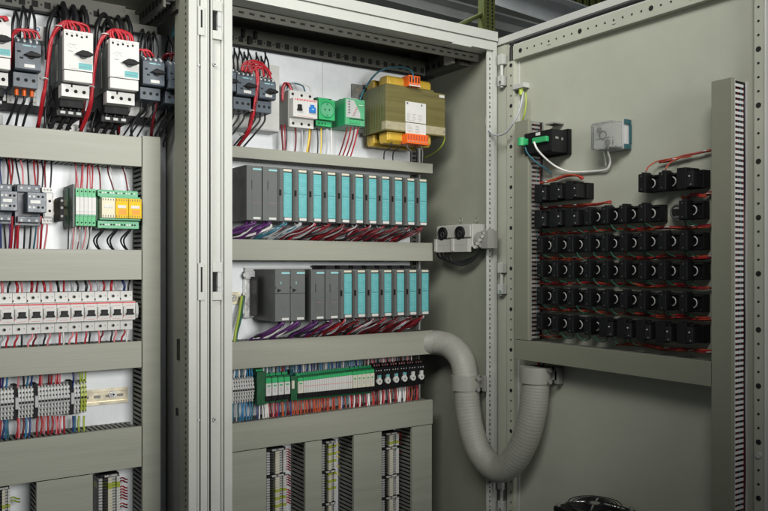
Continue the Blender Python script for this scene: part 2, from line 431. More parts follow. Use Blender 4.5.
mb = MB(); mb.tube([V(1.391, yg, .505), V(1.391, yg, .545), V(1.391, yg-.004, .560), V(1.391, yg-.018, .5655), V(1.391, yg-.05, .5665), V(1.391, Y1d+.01, .5665)], .0052, "rubber", 8, 4)
mb.build("gasket", door)
for (va, vb) in ((55, 86), (263, 294), (479, 511)):
    a, b = D(504, va, 1.392), D(504, vb, 1.392); h = a.z-b.z
    mb = MB(); yy = a.y
    mb.box(1.380, 1.397, yy-.006, yy+.012, b.z, b.z+h*.32, "frame"); mb.box(1.380, 1.397, yy-.006, yy+.012, a.z-h*.32, a.z, "frame")
    mb.cyl((1.388, yy+.004, b.z-.004), (1.388, yy+.004, a.z+.002), .0045, "frame", 12)
    mb.cyl((1.380, yy, b.z+h*.1), (1.377, yy, b.z+h*.1), .004, "steel", 10)
    mb.build("hinge", door, .0012)
mb = MB()
q = D(524, 87, XD); mb.box(1.380, XD-.0002, q.y-.020, q.y+.020, q.z-.006, q.z+.006, "frame"); mb.cyl((1.39, q.y, q.z-.022), (1.39, q.y, q.z-.004), .006, "wyg", 10)
mb.build("earth_stud", door, .001)

# ------------------------------------------------------------------ wiring ducts
def fins(mb, axis, a0, a1, lo, hi, y0, y1, side, pitch=.0104, w=.0058, m="ductd"):
    n = int((a1-a0)/pitch)
    for k in range(n):
        a = a0+(k+.25)*pitch
        for s_ in side:
            c = lo if s_ < 0 else hi
            if axis == 'x': mb.box(a, a+w, y0, y1, c-.0009, c+.0009, m)
            else: mb.box(c-.0009, c+.0009, y0, y1, a, a+w, m)
def duct(label, x0, x1, z0, z1, axis, fm="ductd", yd=YD, yb=YP-.0015, sides=(-1, 1)):
    t = thing("wiring_duct", ((x0+x1)/2, yb, z0), label, "wiring duct", "slotted wiring ducts")
    mb = MB(); e = .0035
    if axis == 'x':
        mb.box(x0+.001, x1-.001, yb-.002, yb, z0+e, z1-e, fm)
        fins(mb, 'x', x0, x1, z0+e, z1-e, yd+.008, yb-.002, sides, m=fm)
    else:
        mb.box(x0+e, x1-e, yb-.002, yb, z0+.001, z1-.001, fm)
        fins(mb, 'z', z0, z1, x0+e, x1-e, yd+.008, yb-.002, sides, m=fm)
    mb.build("channel", t)
    mb = MB()
    if axis == 'x': mb.box(x0+.002, x1-.002, yd+.016, yb-.004, z0+.009, z1-.009, "blk2")
    else: mb.box(x0+.009, x1-.009, yd+.016, yb-.004, z0+.002, z1-.002, "blk2")
    mb.build("shade_filling", t)  # solid black box put in so the slots read as deep shade
    mb = MB(); mb.box(x0, x1, yd, yd+.0022, z0, z1, "duct")
    if axis == 'x': mb.box(x0, x1, yd+.0022, yd+.010, z0, z0+.0018, "duct"); mb.box(x0, x1, yd+.0022, yd+.010, z1-.0018, z1, "duct")
    else: mb.box(x0, x0+.0018, yd+.0022, yd+.010, z0, z1, "duct"); mb.box(x1-.0018, x1, yd+.0022, yd+.010, z0, z1, "duct")
    mb.build("cover", t, .0011)
    return t
xe = XA(142.3, YD); xv1 = XA(160.5, YD)
ZL = []                                                   # z of the cover edges of the neighbouring cabinet
for (u, vt, vb) in ((142, 137.3, 166.8), (142, 250, 279.6), (142, 341, 367.4), (142, 426.1, 466.4)):
    ZL.append((P(u, vt, YD).z, P(u, vb, YD).z))
names = ("horizontal grey wiring duct directly under the white motor breakers", "horizontal grey wiring duct directly above the white miniature breaker row",
         "horizontal grey wiring duct between the miniature breakers and the grey terminal row", "tall horizontal grey duct cover under the grey terminal row with spare rail")
for (z1, z0), nm in zip(ZL, names): duct(nm, -.22, xe-.0012, z0, z1, 'x')
duct("tall upright grey duct closing the breaker rows beside the double post", xe+.0005, xv1, -.95, P(142.6, 135.6, YD).z, 'z')
duct("broad upright grey cover below the terminal rows of the miniature breaker cabinet", XA(36.5, YD), XA(92.8, YD), -.95, ZL[3][1]-.0015, 'z')
xr0, xr1 = .655, XA(432.8, YD)
ZR = []
for (u, vt, vb) in ((232, 145.6, 157.1), (232, 241.5, 261.3), (232, 340, 367.5), (232, 423.9, 452.3)):
    ZR.append((P(u, vt, YD).z, P(u, vb, YD).z))
ZR[1] = (P(432.8, 243, YD).z, P(432.8, 261, YD).z); ZR[2] = (P(432.8, 330.3, YD).z, P(432.8, 353.8, YD).z)
names = ("slim horizontal grey duct under the big transformer", "horizontal grey duct between the two racks of teal-striped modules",
         "horizontal grey duct that the corrugated hose leaves", "tall horizontal grey duct under the green terminal row")
for (z1, z0), nm in zip(ZR, names): duct(nm, xr0, xr1, z0, z1, 'x')
zt = ZR[3][1]-.0015
for (ua, ub), nm in zip(((232.4, 266.5), (305.5, 322), (354, 381.8), (412.3, 432)),
        ("broad upright grey duct cover next to the double post, below the green terminals", "narrow upright grey duct between the first and second upright terminal strips",
         "upright grey duct in front of the last upright terminal strip", "upright grey duct ending the row below, nearest the hose")):
    duct(nm, XA(ua, YD) if ua > 240 else .655, XA(ub, YD), -.95, zt, 'z')
# ducts on the door: cover faces the cabinet inside (-x)
XK = 1.342
def door_duct(label, y0, y1, z0, z1, axis, fm="ductl", sides=(-1, 1)):
    t = thing("wiring_duct", (XD, (y0+y1)/2, z0), label, "wiring duct", "slotted wiring ducts"); e = .0035
    mb = MB()
    if axis == 'z':
        mb.box(XD-.003, XD-.0004, y0+e, y1-e, z0+.001, z1-.001, fm)
        k = 0
        while z0+.004+k*.0104 < z1-.006:
            z = z0+.004+k*.0104; k += 1
            for y in ((y0+e, y1-e)): mb.box(XK+.0152, XD-.016, y-.0009, y+.0009, z, z+.0054, fm)  # fingers stop short, so the black box shows as a shadow band
        for y in (y0+e, y1-e): mb.box(XK+.006, XK+.015, y-.0009, y+.0009, z0+.001, z1-.001, fm)
    else:
        mb.box(XD-.003, XD-.0004, y0+.001, y1-.001, z0+e, z1-e, fm)
        k = 0
        while y0+.004+k*.0104 < y1-.006:
            y = y0+.004+k*.0104; k += 1
            for z in ((z0+e, z1-e)): mb.box(XK+.010, XD-.003, y, y+.0060, z-.0009, z+.0009, fm)
    mb.build("channel", t)
    mb = MB()
    if axis == 'z':
        mb.box(XK+.018, XD-.004, y0+.0065, y1-.0065, z0+.002, z1-.002, "blk2")
        for k in range(7):
            x = XK+.022+.0045*k
            mb.tube([V(x+jit(.002), y0+.0054+jit(.0006), z0+.01+(z1-z0-.02)*i/14) if i % 3 else V(x+jit(.004), y0+.0054, z0+.01+(z1-z0-.02)*i/14) for i in range(15)], .0015, ("wblk", "wdred", "wblk", "wtea", "wblk", "wdred", "wblk")[k], 5, 2)
    else: mb.box(XK+.02, XD-.004, y0+.002, y1-.002, z0+.009, z1-.009, "blk2")
    mb.build("shade_filling", t)  # black box carries the slot shade; upright ducts also hold thin wires
    mb = MB(); mb.box(XK, XK+.0022, y0, y1, z0, z1, "dductc")
    if axis == 'z': mb.box(XK+.0022, XK+.010, y0, y0+.0018, z0, z1, "dductc"); mb.box(XK+.0022, XK+.010, y1-.0018, y1, z0, z1, "dductc")
    else: mb.box(XK+.0022, XK+.010, y0, y1, z0, z0+.0018, "dductc"); mb.box(XK+.0022, XK+.010, y0, y1, z1-.0018, z1, "dductc")
    mb.build("cover", t, .0011)
    return t
q0, q1 = D(711.2, 81.5, XK), D(731.8, 77, XK)
door_duct("long upright duct with pale slotted flank near the door's free edge", q1.y, q0.y, -.95, q0.z, 'z')
a, b = D(514.8, 339.5, XK), D(711, 388.8, XK); zt2 = D(514.8, 339.5, XK).z; zb2 = (D(514.8, 357.2, XK).z+b.z)/2
door_duct("horizontal grey duct on the door below the switch rows", q0.y+.0012, a.y, zb2, zt2, 'x', "ductd")
a, b = D(514.8, 122, XK), D(528, 122, XK)
door_duct("short upright duct on the door beside the hinge strip", b.y, a.y, zt2+.0012, a.z, 'z', "mgrey")
# ------------------------------------------------------------------ devices on the neighbouring cabinet's plate
def screw(mb, x, y, z, r=.0032, m="black"): mb.cyl((x, y-.0004, z), (x, y+.002, z), r, m, 10)
def rail(x0, x1, z, label, y=YP-.0075, h=.035, slots=True):
    mb = MB(); mb.box(x0, x1, y+.0062, YP-.0005, z-h/2+.006, z+h/2-.006, "zinc"); mb.box(x0, x1, y, y+.0012, z+h/2-.005, z+h/2, "zinc"); mb.box(x0, x1, y, y+.0012, z-h/2, z-h/2+.005, "zinc")
    mb.box(x0, x1, y, y+.0065, z+h/2-.0062, z+h/2-.005, "zinc"); mb.box(x0, x1, y, y+.0065, z-h/2+.005, z-h/2+.0062, "zinc")
    if slots:
        x = x0+.01
        while x < x1-.015: mb.box(x, x+.014, y+.0055, y+.0061, z-.003, z+.003, "mgrey"); x += .025
    return solo(mb, "mounting_rail", ((x0+x1)/2, YP, z), label, "mounting rail")

def big_breaker(u0, u1, vt, label):
    Yf = 1.626; x0, x1 = XA(u0, Yf), XA(u1, Yf); w = x1-x0
    zt = P(u0, vt, Yf).z; zs = zt-.0785; zm = zt-.101; zb = zt-.126
    t = thing("motor_breaker", ((x0+x1)/2, YP, zb-.03), label, "motor breaker", "white motor breakers")
    mb = MB(); mb.box(x0+.001, x1-.001, Yf+.016, YP-.03, zm+.001, zt-.004, "sidegr"); mb.box(x0+.003, x1-.003, Yf+.075, YP-.004, zb-.02, zt-.018, "blk2")
    mb.box(x0+.004, x1-.004, Yf+.058, YP-.03, zb-.016, zm, "blk2"); mb.box(x0-.0005, x1+.0005, Yf+.065, Yf+.085, zm+.01, zt-.015, "mgrey")
    mb.box(x0+.002, x1-.002, Yf+.03, Yf+.05, zt-.004, zt+.004, "lgrey")
    mb.build("body", t, .0015)
    mb = MB(); mb.box(x0, x1, Yf, Yf+.016, zs+.0006, zt, "white")
    for k in range(5):
        q = x0+w*(.10+.17*k)
        mb.cyl((q, Yf-.0003, zt-.009-.002*(k % 2)), (q, Yf+.001, zt-.009-.002*(k % 2)), .0024, "hole", 8)
        mb.box(q-.003, q+.002, Yf-.0012, Yf+.0005, zt-.0055, zt-.003, "silver")
    mb.box(x0+w*.16, x0+w*.42, Yf-.0004, Yf, zt-.028, zt-.0275, "print")
    for k in range(6): mb.box(x0+w*(.12+.055*k), x0+w*(.14+.055*k), Yf-.0004, Yf, zt-.031-.002*(k % 3), zt-.030-.002*(k % 3), "print")
    mb.box(x0+w*.14, x0+w*.3, Yf-.0004, Yf, zt-.042, zt-.0412, "print")
    mb.box(x0+w*.50, x0+w*.97, Yf-.0004, Yf, zs+.004, zs+.016, "teal")
    for k in range(4): mb.box(x0+w*(.54+.1*k), x0+w*(.60+.1*k), Yf-.0006, Yf-.0004, zs+.008, zs+.009, "print")
    mb.build("front_panel", t, .0012)
    mb = MB(); mb.box(x0+w*.19, x0+w*.44, Yf-.0012, Yf, zs+.003, zs+.012, "white"); mb.build("marker_plate", t)
    mb = MB(); mb.box(x0+.0005, x1-.0005, Yf+.001, Yf+.016, zm+.0005, zs-.0006, "white"); mb.build("blank_cover", t, .0012)
    mb = MB(); kx = x0+w*.66; kz = zt-.046
    mb.cyl((kx, Yf, kz), (kx, Yf-.006, kz), .0085, "dgrey", 18)
    mb.poly([(kx-.0165, kz-.001), (kx-.006, kz+.0055), (kx+.006, kz+.0055), (kx+.0165, kz+.001), (kx+.0165, kz-.0015), (kx+.006, kz-.0055), (kx-.006, kz-.0055), (kx-.0165, kz-.003)], 'y', Yf-.016, Yf-.006, "blk2")
    mb.build("knob", t, .001)
    mb = MB(); y = Yf+.027
    mb.box(x0+.001, x1-.001, y, y+.03, zb, zm-.0005, "white"); mb.box(x0+w*.34, x0+w*.40, y-.0003, y, zm-.006, zm-.0005, "hole")
    for q in (.21, .51, .80): screw(mb, x0+w*q, y, (zb+zm)/2-.001, .0037, "hole"); mb.cyl((x0+w*q+.001, y-.0002, (zb+zm)/2), (x0+w*q+.001, y+.001, (zb+zm)/2), .0015, "steel", 8)
    mb.build("terminal_block", t, .0012)
    mb = MB(); y = Yf+.06
    mb.box(x0-.002, x1-.006, y, YP-.004, zb-.034, zb-.022, "black")
    for q in (.18, .46, .74): mb.box(x0+w*q-.005, x0+w*q+.005, y-.003, y, zb-.030, zb-.024, "lgrey")
    mb.build("contactor", t, .001)
    mb = MB()
    for q in (.10, .42, .74):
        mb.box(x0+w*q-.008, x0+w*q+.009, YP-.03, YP-.024, zb-.052, zb-.040, "white"); mb.cyl((x0+w*q, YP-.0305, zb-.046), (x0+w*q, YP-.03, zb-.046), .003, "blk2", 8)
    mb.box(x0-.006, x1+.006, YP-.024, YP-.018, zb-.056, zb-.036, "lgrey")
    mb.build("busbar_adapter", t)
    return t, x0, x1, zt, zb
def small_breaker(u0, u1, vt, hh, hb, label, Yf=1.655):
    x0, x1 = XA(u0, Yf), XA(u1, Yf); w = x1-x0; zt = P(u0, vt, Yf).z; zm = zt-hh; zb = zm-hb
    t = thing("motor_breaker", ((x0+x1)/2, YP, zb), label, "motor breaker", "blue grey motor breakers")
    mb = MB(); mb.box(x0, x1, Yf+.012, YP-.02, zm+.001, zt-.006, "bgreyd"); mb.box(x0+.002, x1-.002, Yf+.05, YP-.004, zb+.002, zt-.012, "bgreyd")
    for k in range(4):
        q = x0+w*(.13+.25*k); mb.box(q-.0035, q+.0035, Yf+.014, Yf+.028, zt-.006, zt+.003, "bgrey"); mb.cyl((q, Yf+.0135, zt-.002), (q, Yf+.016, zt-.002), .0028, "lgrey", 8)
    mb.build("body", t, .001)
    mb = MB(); mb.poly([(Yf+.004, zm+.001), (Yf, zm+.003), (Yf, zt-.012), (Yf+.012, zt-.001), (Yf+.016, zt-.001), (Yf+.016, zm+.001)], 'x', x0, x1, "bgrey")
    for k in range(4): mb.cyl((x0+w*(.14+.24*k), Yf+.003, zt-.0065), (x0+w*(.14+.24*k), Yf+.008, zt-.004), .0022, "white", 8)
    mb.box(x0+w*.30, x0+w*.62, Yf-.0004, Yf, zt-.0165, zt-.0145, "tealt"); mb.box(x0+w*.68, x0+w*.82, Yf-.0004, Yf, zt-.0165, zt-.0150, "tealt")
    mb.box(x0+w*.08, x0+w*.22, Yf-.0004, Yf, zt-.030, zt-.0265, "hole"); mb.box(x0+w*.18, x0+w*.32, Yf-.0004, Yf, zt-.042, zt-.0385, "hole")
    mb.build("front_panel", t, .0008)
    mb = MB(); kx = x0+w*.63; kz = zt-.0335
    mb.cyl((kx, Yf, kz), (kx, Yf-.005, kz), .0078, "blk2", 16)
    mb.poly([(kx-.015, kz-.002), (kx-.005, kz+.0042), (kx+.006, kz+.0042), (kx+.0155, kz+.001), (kx+.0155, kz-.003), (kx+.005, kz-.0045), (kx-.006, kz-.0045)], 'y', Yf-.014, Yf-.005, "black")
    mb.build("knob", t, .0008)
    mb = MB(); mb.box(x0+w*.35, x0+w*.76, Yf-.0012, Yf+.002, zm+.006, zm+.0125, "white"); mb.build("marker_plate", t)
    mb = MB(); y = Yf+.018; mb.box(x0-.001, x1-.003, y, YP-.03, zb, zm-.0008, "bgrey")
    for q in (.18, .48, .78): screw(mb, x0+w*q, y, (zb+zm)/2, .0036, "hole")
    mb.build("terminal_block", t, .001)
    return t, x0, x1, zt, zb
BL = {}
BL['w0'] = big_breaker(-17, 11, 12.5, "white motor breaker cut off by the photo's edge, with a dark knob")
BL['g1'] = small_breaker(15, 41, 36, .064, .030, "blue grey motor breaker between two white ones, its wires leaving through orange ferrules")
BL['w1'] = big_breaker(64, 93, 29, "white motor breaker with the red wire bundle arching over its top and down one flank")
BL['w2'] = big_breaker(110, 139, 38, "white motor breaker beside the dark blue grey pair")
BL['g2'] = small_breaker(143, 164.5, 55, .0625, .027, "blue grey motor breaker next to the second fully visible white one")
BL['g3'] = small_breaker(168.5, 189, 60, .0625, .027, "shadowed blue grey motor breaker closest to the double post")
def bottom_wires(key, n, m, r, group, lab, dx=-.012, dy=.045, spread=1.0, zend=None):
    t, x0, x1, zt, zb = BL[key]; w = x1-x0
    for k in range(n):
        x = x0+w*((.2+.6*k/max(1, n-1)) if n > 1 else .5); ze = ZL[0][0]-.012 if zend is None else zend
        wire([V(x, 1.69+dy*.2, zb-.001), V(x+jit(.001), 1.70, zb-.02), V(x+dx*.5+jit(.002), 1.715, (zb+ze)/2), V(x+dx*spread+jit(.002), 1.735, ze+.012), V(x+dx*spread, 1.742, ze)], r, m, lab, group)
bottom_wires('g1', 3, "wblk", .0026, "black wires below the first blue grey breaker", "black wire dropping from the orange ferrules of the blue grey breaker")
t, x0, x1, zt, zb = BL['g1']
for k, nm in enumerate(("outer", "middle", "inner")):
    x = x0+(x1-x0)*(.2+.3*k); mb = MB().cyl((x, 1.6985, zb-.012), (x, 1.6985, zb+.002), .004, "orange", 10)
    solo(mb, "ferrule", (x, 1.6985, zb-.012), f"orange-red ferrule, {ORD[k]} of three under the blue grey breaker", "ferrule", "orange ferrules")
bottom_wires('w1', 3, "wblk", .0044, "thick black leads under the white breaker with the red arch", "thick black lead slanting into the duct under the red-arched white breaker", -.016)
bottom_wires('w2', 3, "wblk", .0044, "thick black leads under the white breaker beside the dark pair", "thick black lead slanting into the duct under the white breaker beside the dark pair", -.016)
bottom_wires('w0', 2, "wblk", .003, "black leads under the cropped white breaker", "black lead under the white breaker cut off by the photo's edge", -.012)
bottom_wires('g2', 3, "wblk", .0019, "black wires under the blue grey breaker by the white one", "thin black wire curling down from the blue grey breaker next to the white one", -.03)
bottom_wires('g3', 3, "wblk", .0022, "black wires under the shadowed breaker", "thin black wire dropping from the shadowed breaker by the double post", -.018)
# black cables arching up to the roof behind the breakers
def arch(u, v, du, h, r, lab, grp, Ya=1.70, m="wblk"):
    a = P(u, v, Ya); b = P(u-du, v+4, 1.772)
    top = (a+b)/2+V(0, 0, h)
    wire([a, a+V(0, .004, h*.55), a+V(-.003, .014, h*.9), top+V(0, .004, h*.06), b+V(.002, -.008, h*.85), b+V(0, 0, h*.4), b+V(0, .003, -.02)], r, m, lab, grp, n=8)
for us, v, lab, grp, r, h in (((67, 77, 87), 31, "thick black cable arching up behind the white breaker with the red arch", "cable arches behind the red-arched breaker", .0054, .056),
                       ((113, 122, 131), 40, "thick black cable arching up behind the white breaker beside the dark pair", "cable arches behind the second white breaker", .0050, .048),
                       ((147, 153, 158), 58, "black wire looping above the blue grey breaker next to the white one", "wire loops above the next breaker", .0026, .062),
                       ((172, 178, 184, 189), 62, "black wire looping above the shadowed breaker by the post", "wire loops above the shadowed breaker", .0026, .062),
                       ((19, 27, 35), 37, "black wire rising straight above the first blue grey breaker", "wires above the first blue grey breaker", .0028, .058)):
    for u in us: arch(u, v, 7, h+jit(.006), r, lab, grp)
# more dark cables behind, and plain wires below, the upper breakers
for (u, v, ub, vb, sag, lab) in ((47, 36, 58, 10, .0, "black cable rising beside the red-arched breaker's flank"), (96, 40, 104, 16, 0, "black cable rising between the two fully visible white breakers"), (103, 42, 110, 20, 0, "second black cable between the two fully visible white breakers")):
    wire([P(u, v+24, 1.74), P(u, v, 1.735), P((u+ub)/2-2, (v+vb)/2-4, 1.73), P(ub, vb-2, 1.745), P(ub+5, vb+8, 1.765), P(ub+6, vb+24, 1.78)], .0044, "wblk", lab, "extra dark cables", n=8)
for k, (ua, va, ub, vb) in enumerate(((50, 86, 44, 127), (57, 92, 50, 128), (98, 92, 92, 131), (104, 98, 97, 132), (128, 100, 118, 134), (146, 97, 132, 135), (166, 96, 152, 136), (177, 98, 160, 137))):
    wire([P(ua, va, 1.74), P(ua+1+jit(1), va+12, 1.745), P((ua+ub)/2+jit(3), (va+vb)/2+3, 1.74), P(ub+jit(1.5), vb-6, 1.74), P(ub, vb+2, 1.745)], .0027, "wblk", f"slack black cable-like wire behind the leads under the upper breakers, {ORD[k]} from the photo's edge", "slack black wires under the upper breakers", n=6)  # plain black wires added as clutter, carried under the cable name
# red bundles
def bundle(name, strands, m, lab, cat, grp=None, ties=(), r=.0022, n=6, mlist=None):
    root = strands[0][0]; mb = MB()
    for i, s_ in enumerate(strands): mb.tube([p-root for p in s_], r, (mlist[i % len(mlist)] if mlist else m), n, 5)
    o = mb.build(name); o.location = root; tag(o, lab, cat, grp)
    for (p, rr) in ties:
        mb = MB(); mb.ring(p, (0.1, .1, 1), rr, .0012, "white", 10, 5); mb.build("cable_tie", o)
    return o
def red_arch(u0, v0, us, vend, lab, ux):
    st = []
    for k, uu in enumerate(us):
        j = lambda: V(jit(.0022), jit(.003), jit(.0016))
        st.append([P(uu, v0+5+k, 1.650), P(uu-3, v0-2, 1.652)+j(), P(u0+15, v0-6, 1.655)+j(), P(u0+4, v0+2, 1.662)+j(), P(u0-2, v0+18, 1.668)+j(), P(u0-6, v0+48, 1.675)+j(), P(u0-9, v0+72, 1.69)+j(), P(ux, vend, 1.735)+j()])
    q = P(u0-8, v0+51, 1.676); q2 = P(u0+7, v0-1, 1.66)
    return bundle("wire_bundle", st, "wred", lab, "wire bundle", "red wire bundles arching over breakers", ((q, .0078), (q2, .0078)), .0027)
red_arch(52, 28, (66, 70, 74, 78, 82, 86, 89), 127, "red wire bundle arching over the white breaker and tied on its way down", 38)
red_arch(98.5, 36, (112, 116, 120, 124, 128, 131, 134), 133, "red wire bundle between the two white breakers, tied above the second", 80)
t = BL['g1']
bundle("wire_bundle", [[P(40-5*k, 39, 1.657), P(36-4*k, 32, 1.656), P(24-2*k, 29.5, 1.656), P(16-k, 33, 1.66), P(12, 40+2*k, 1.67), P(10, 70, 1.70)] for k in range(4)], "wred",
       "short red wire arch on top of the first blue grey breaker", "wire bundle")
bundle("wire_bundle", [[P(-6+4*k, 18, 1.62), P(2+2*k, 17, 1.62), P(6+k, 21, 1.62)] for k in range(3)], "wred", "red wire tips on top of the breaker cut off by the photo's edge", "wire bundle")
bundle("wire_bundle", [[P(146+4*k, 57, 1.665), P(143+3*k, 51, 1.662), P(138+2*k, 50, 1.665), P(136, 54, 1.68)] for k in range(3)], "wred", "red wires crossing from the white breaker to the blue grey one beside it", "wire bundle")
bundle("wire_bundle", [[P(172+4*k, 60, 1.67), P(170+4*k, 54, 1.668), P(165+3*k, 55, 1.672), P(162, 60, 1.69)] for k in range(3)], "wdred", "dark red wires on top of the shadowed breaker", "wire bundle")
for (ua, va, ub, vb, lab) in ((158, 98, 151, 136, "dark red wire bundle below the shadowed breaker pair"), (121, 99, 119, 134, "dark red wire bundle below the second fully visible white breaker"), (86, 92, 80, 128, "dark red wire bundle under the red-arched breaker, just off its terminals")):
    bundle("wire_bundle", [[P(ua+jit(1), va, 1.70), P((ua+ub)/2+jit(1.5), (va+vb)/2, 1.71), P(ub+jit(1), vb, 1.742)] for k in range(4)], "wdred", lab, "wire bundle", "dark red bundles below breakers")
mb = MB(); a, b = P(34, 25, 1.75), P(49, 42, 1.75); mb.box(a.x, b.x, 1.75, 1.756, b.z, a.z, "white"); mb.ring(((a.x*.75+b.x*.25), 1.7495, a.z-.008), (0, 1, 0), .0035, .001, "blue", 12, 5)
mb.box(a.x, b.x, 1.756, 1.788, b.z, b.z+.01, "white")
solo(mb, "label_holder", tuple(b), "pale label holder with a blue ring behind the first blue grey breaker", "label holder", None, .001)
for (u, v, lab) in ((5, 92, "white adapter with blue mark under the cropped breaker"),):
    mb = MB(); a, b = P(-3, 83, 1.76), P(6, 101, 1.76); mb.box(a.x, b.x, 1.76, 1.788, b.z, a.z, "white"); mb.box(a.x+.01, a.x+.016, 1.7595, 1.76, b.z+.012, a.z, "wdblu")
    solo(mb, "label_holder", tuple(b), lab, "label holder", None, .001)
# perforated white covers and dark bar beneath the breaker row
for (ua, ub, vt, vb, l) in ((7, 14, 84, 104, "before the orange ferrules"), (33, 37, 86, 106, "just past the orange ferrules"), (127, 152, 101, 118, "under the blue grey breaker by the white one"), (160, 175, 100, 121, "under the shadowed breaker")):
    mb = MB(); q0, q1 = P(ua, vt, 1.765), P(ub, vb, 1.765); mb.box(q0.x, q1.x, 1.765, 1.788, q1.z, q0.z, "white")
    for k in range(3): mb.cyl(((q0.x+q1.x)/2, 1.7646, q1.z+(k+.6)*.011), ((q0.x+q1.x)/2, 1.765, q1.z+(k+.6)*.011), .0018, "mgrey", 8)
    solo(mb, "busbar_cover", (q0.x, 1.788, q1.z), "white perforated busbar cover "+l, "busbar cover", "busbar covers", .0008)
mb = MB(); z = P(60, 113, 1.772).z; mb.box(-.2, .565, 1.764, 1.772, z-.0085, z+.0085, "blk2"); mb.box(-.2, .565, 1.772, 1.789, z-.007, z+.007, "mgrey")
solo(mb, "busbar", (.2, 1.789, z), "black busbar running behind the leads under the motor breakers", "busbar", None, .001)

# ---- contactor row
def contactor(u0, u1, vt, vb, label, Yf=1.70):
    x0, x1 = XA(u0, Yf), XA(u1, Yf); w = x1-x0; zt, zb = P(u0, vt, Yf).z, P(u0, vb, Yf).z; h = zt-zb
    t = thing("contactor", ((x0+x1)/2, YP, zb), label, "contactor", "dark contactors")
    mb = MB(); mb.box(x0, x1-.004, Yf+.022, YP-.008, zb, zt, "bgreyd"); mb.box(x0+.003, x1-.007, Yf+.008, Yf+.022, zb+.006, zb+h*.22, "bgrey"); mb.box(x0+.002, x1-.006, Yf+.008, Yf+.022, zt-h*.2, zt-.002, "bgrey")
    for k in range(3):
        q = x0+w*(.2+.27*k)
        mb.cyl((q, Yf+.0075, zt-h*.1), (q, Yf+.012, zt-h*.1), .0026, "lgrey", 8); mb.cyl((q, Yf+.0075, zb+h*.12), (q, Yf+.012, zb+h*.12), .0026, "lgrey", 8)
    mb.build("body", t, .001)
    mb = MB(); zf0, zf1 = zb+h*.30, zt-h*.22; mb.box(x0+w*.32, x1, Yf-.02, Yf+.022, zf0, zf1, "bgrey")
    for r_ in (.25, .78):
        for k in range(4):
            q = x0+w*(.40+.155*k); mb.cyl((q, Yf-.0206, zf0+(zf1-zf0)*r_), (q, Yf-.019, zf0+(zf1-zf0)*r_), .0025, "lgrey" if k < 2 else "hole", 8)
    mb.build("auxiliary_block", t, .001)
    mb = MB(); mb.box(x0+w*.42, x0+w*.78, Yf-.0215, Yf-.02, zf0+(zf1-zf0)*.44, zf0+(zf1-zf0)*.60, "white"); mb.build("marker_plate", t)
    return t
contactor(-10, 16, 182, 223, "dark blue grey contactor cut off by the photo's edge")
contactor(16.5, 44.5, 183, 225, "dark blue grey contactor standing beside the pale grey relay")
Yf = 1.715; a, b = P(43.5, 187, Yf), P(60, 224, Yf)
t = thing("timer_relay", (a.x, YP, b.z), "pale grey relay with two round holes beside the contactor", "relay")
mb = MB(); mb.box(a.x, b.x-.012, Yf+.002, YP-.008, b.z+.012, a.z-.01, "lgrey"); mb.box(a.x+.002, b.x-.014, Yf, Yf+.002, b.z+.014, a.z-.012, "white")
for q in (.35, .62): mb.cyl(((a.x+b.x)/2-.004, Yf-.0006, b.z+(a.z-b.z)*q), ((a.x+b.x)/2-.004, Yf, b.z+(a.z-b.z)*q), .0028, "hole", 10)
mb.build("body", t, .001)
for (z0, z1) in ((a.z-.01, a.z), (b.z, b.z+.012)):
    mb = MB(); mb.box(a.x-.002, b.x-.014, Yf+.006, Yf+.03, z0, z1, "white")
    for k in range(3): mb.cyl((a.x+.003+.006*k, Yf+.0055, (z0+z1)/2), (a.x+.003+.006*k, Yf+.007, (z0+z1)/2), .002, "mgrey", 8)
    mb.build("terminal_block", t, .0008)
zr = P(56, 207, YP-.007).z
rail(-.2, XA(96, YP), zr, "brass-toned mounting rail carrying the contactors and green isolators")
a, b = P(59.5, 197, 1.73), P(64, 221, 1.73)
t = thing("end_clamp", (a.x, YP, b.z), "dark end clamp with screws at the green isolators' flank", "end clamp")
mb = MB(); mb.box(a.x, b.x, 1.73, YP-.006, b.z, a.z, "blk2"); mb.build("clamp_body", t, .001)
for q in (.2, .55, .85):
    mb = MB(); mb.cyl(((a.x+b.x)/2, 1.7285, b.z+(a.z-b.z)*q), ((a.x+b.x)/2, 1.7305, b.z+(a.z-b.z)*q), .0028, "mgrey", 10); mb.build("screw", t)
# green isolating amplifiers: first one shows its broad flank
Yf = 1.705; a, b = P(75.5, 188, Yf), P(95.7, 226, Yf); pw = (b.x-a.x)/5
def isolator(k, label):
    x0, x1 = a.x+pw*k+.0003, a.x+pw*(k+1)-.0003; h = a.z-b.z; z0, z1 = b.z, a.z
    t = thing("isolator", ((x0+x1)/2, YP, z0), label, "isolator", "slim green isolating modules")
    mb = MB(); mb.box(x0, x1, Yf+.003, YP-.008, z0, z1, "greend" if k == 0 else "green"); mb.box(x0, x1, Yf, Yf+.004, z0, z0+h*.26, "greenl"); mb.box(x0, x1, Yf, Yf+.004, z1-h*.20, z1, "greenl")
    mb.box(x0, x1, Yf-.002, Yf+.003, z1-h*.24, z1-h*.20, "greenp"); mb.box(x0, x1, Yf-.002, Yf+.003, z0+h*.26, z0+h*.30, "greenp")
    for q in (.08, .92): mb.cyl(((x0+x1)/2, Yf-.0005, z0+h*q), ((x0+x1)/2, Yf, z0+h*q), .0018, "hole", 6)
    mb.build("housing", t)
    mb = MB(); mb.box(x0, x1, Yf-.003, Yf+.003, z0+h*.30, z1-h*.24, "white"); mb.box(x0+.001, x1-.001, Yf-.0034, Yf-.003, z0+h*.38, z0+h*.385, "print"); mb.build("label_front", t)
    return t
for k in range(5): isolator(k, f"slim green isolator with white front, {ORD[k]} of five beyond the end clamp")
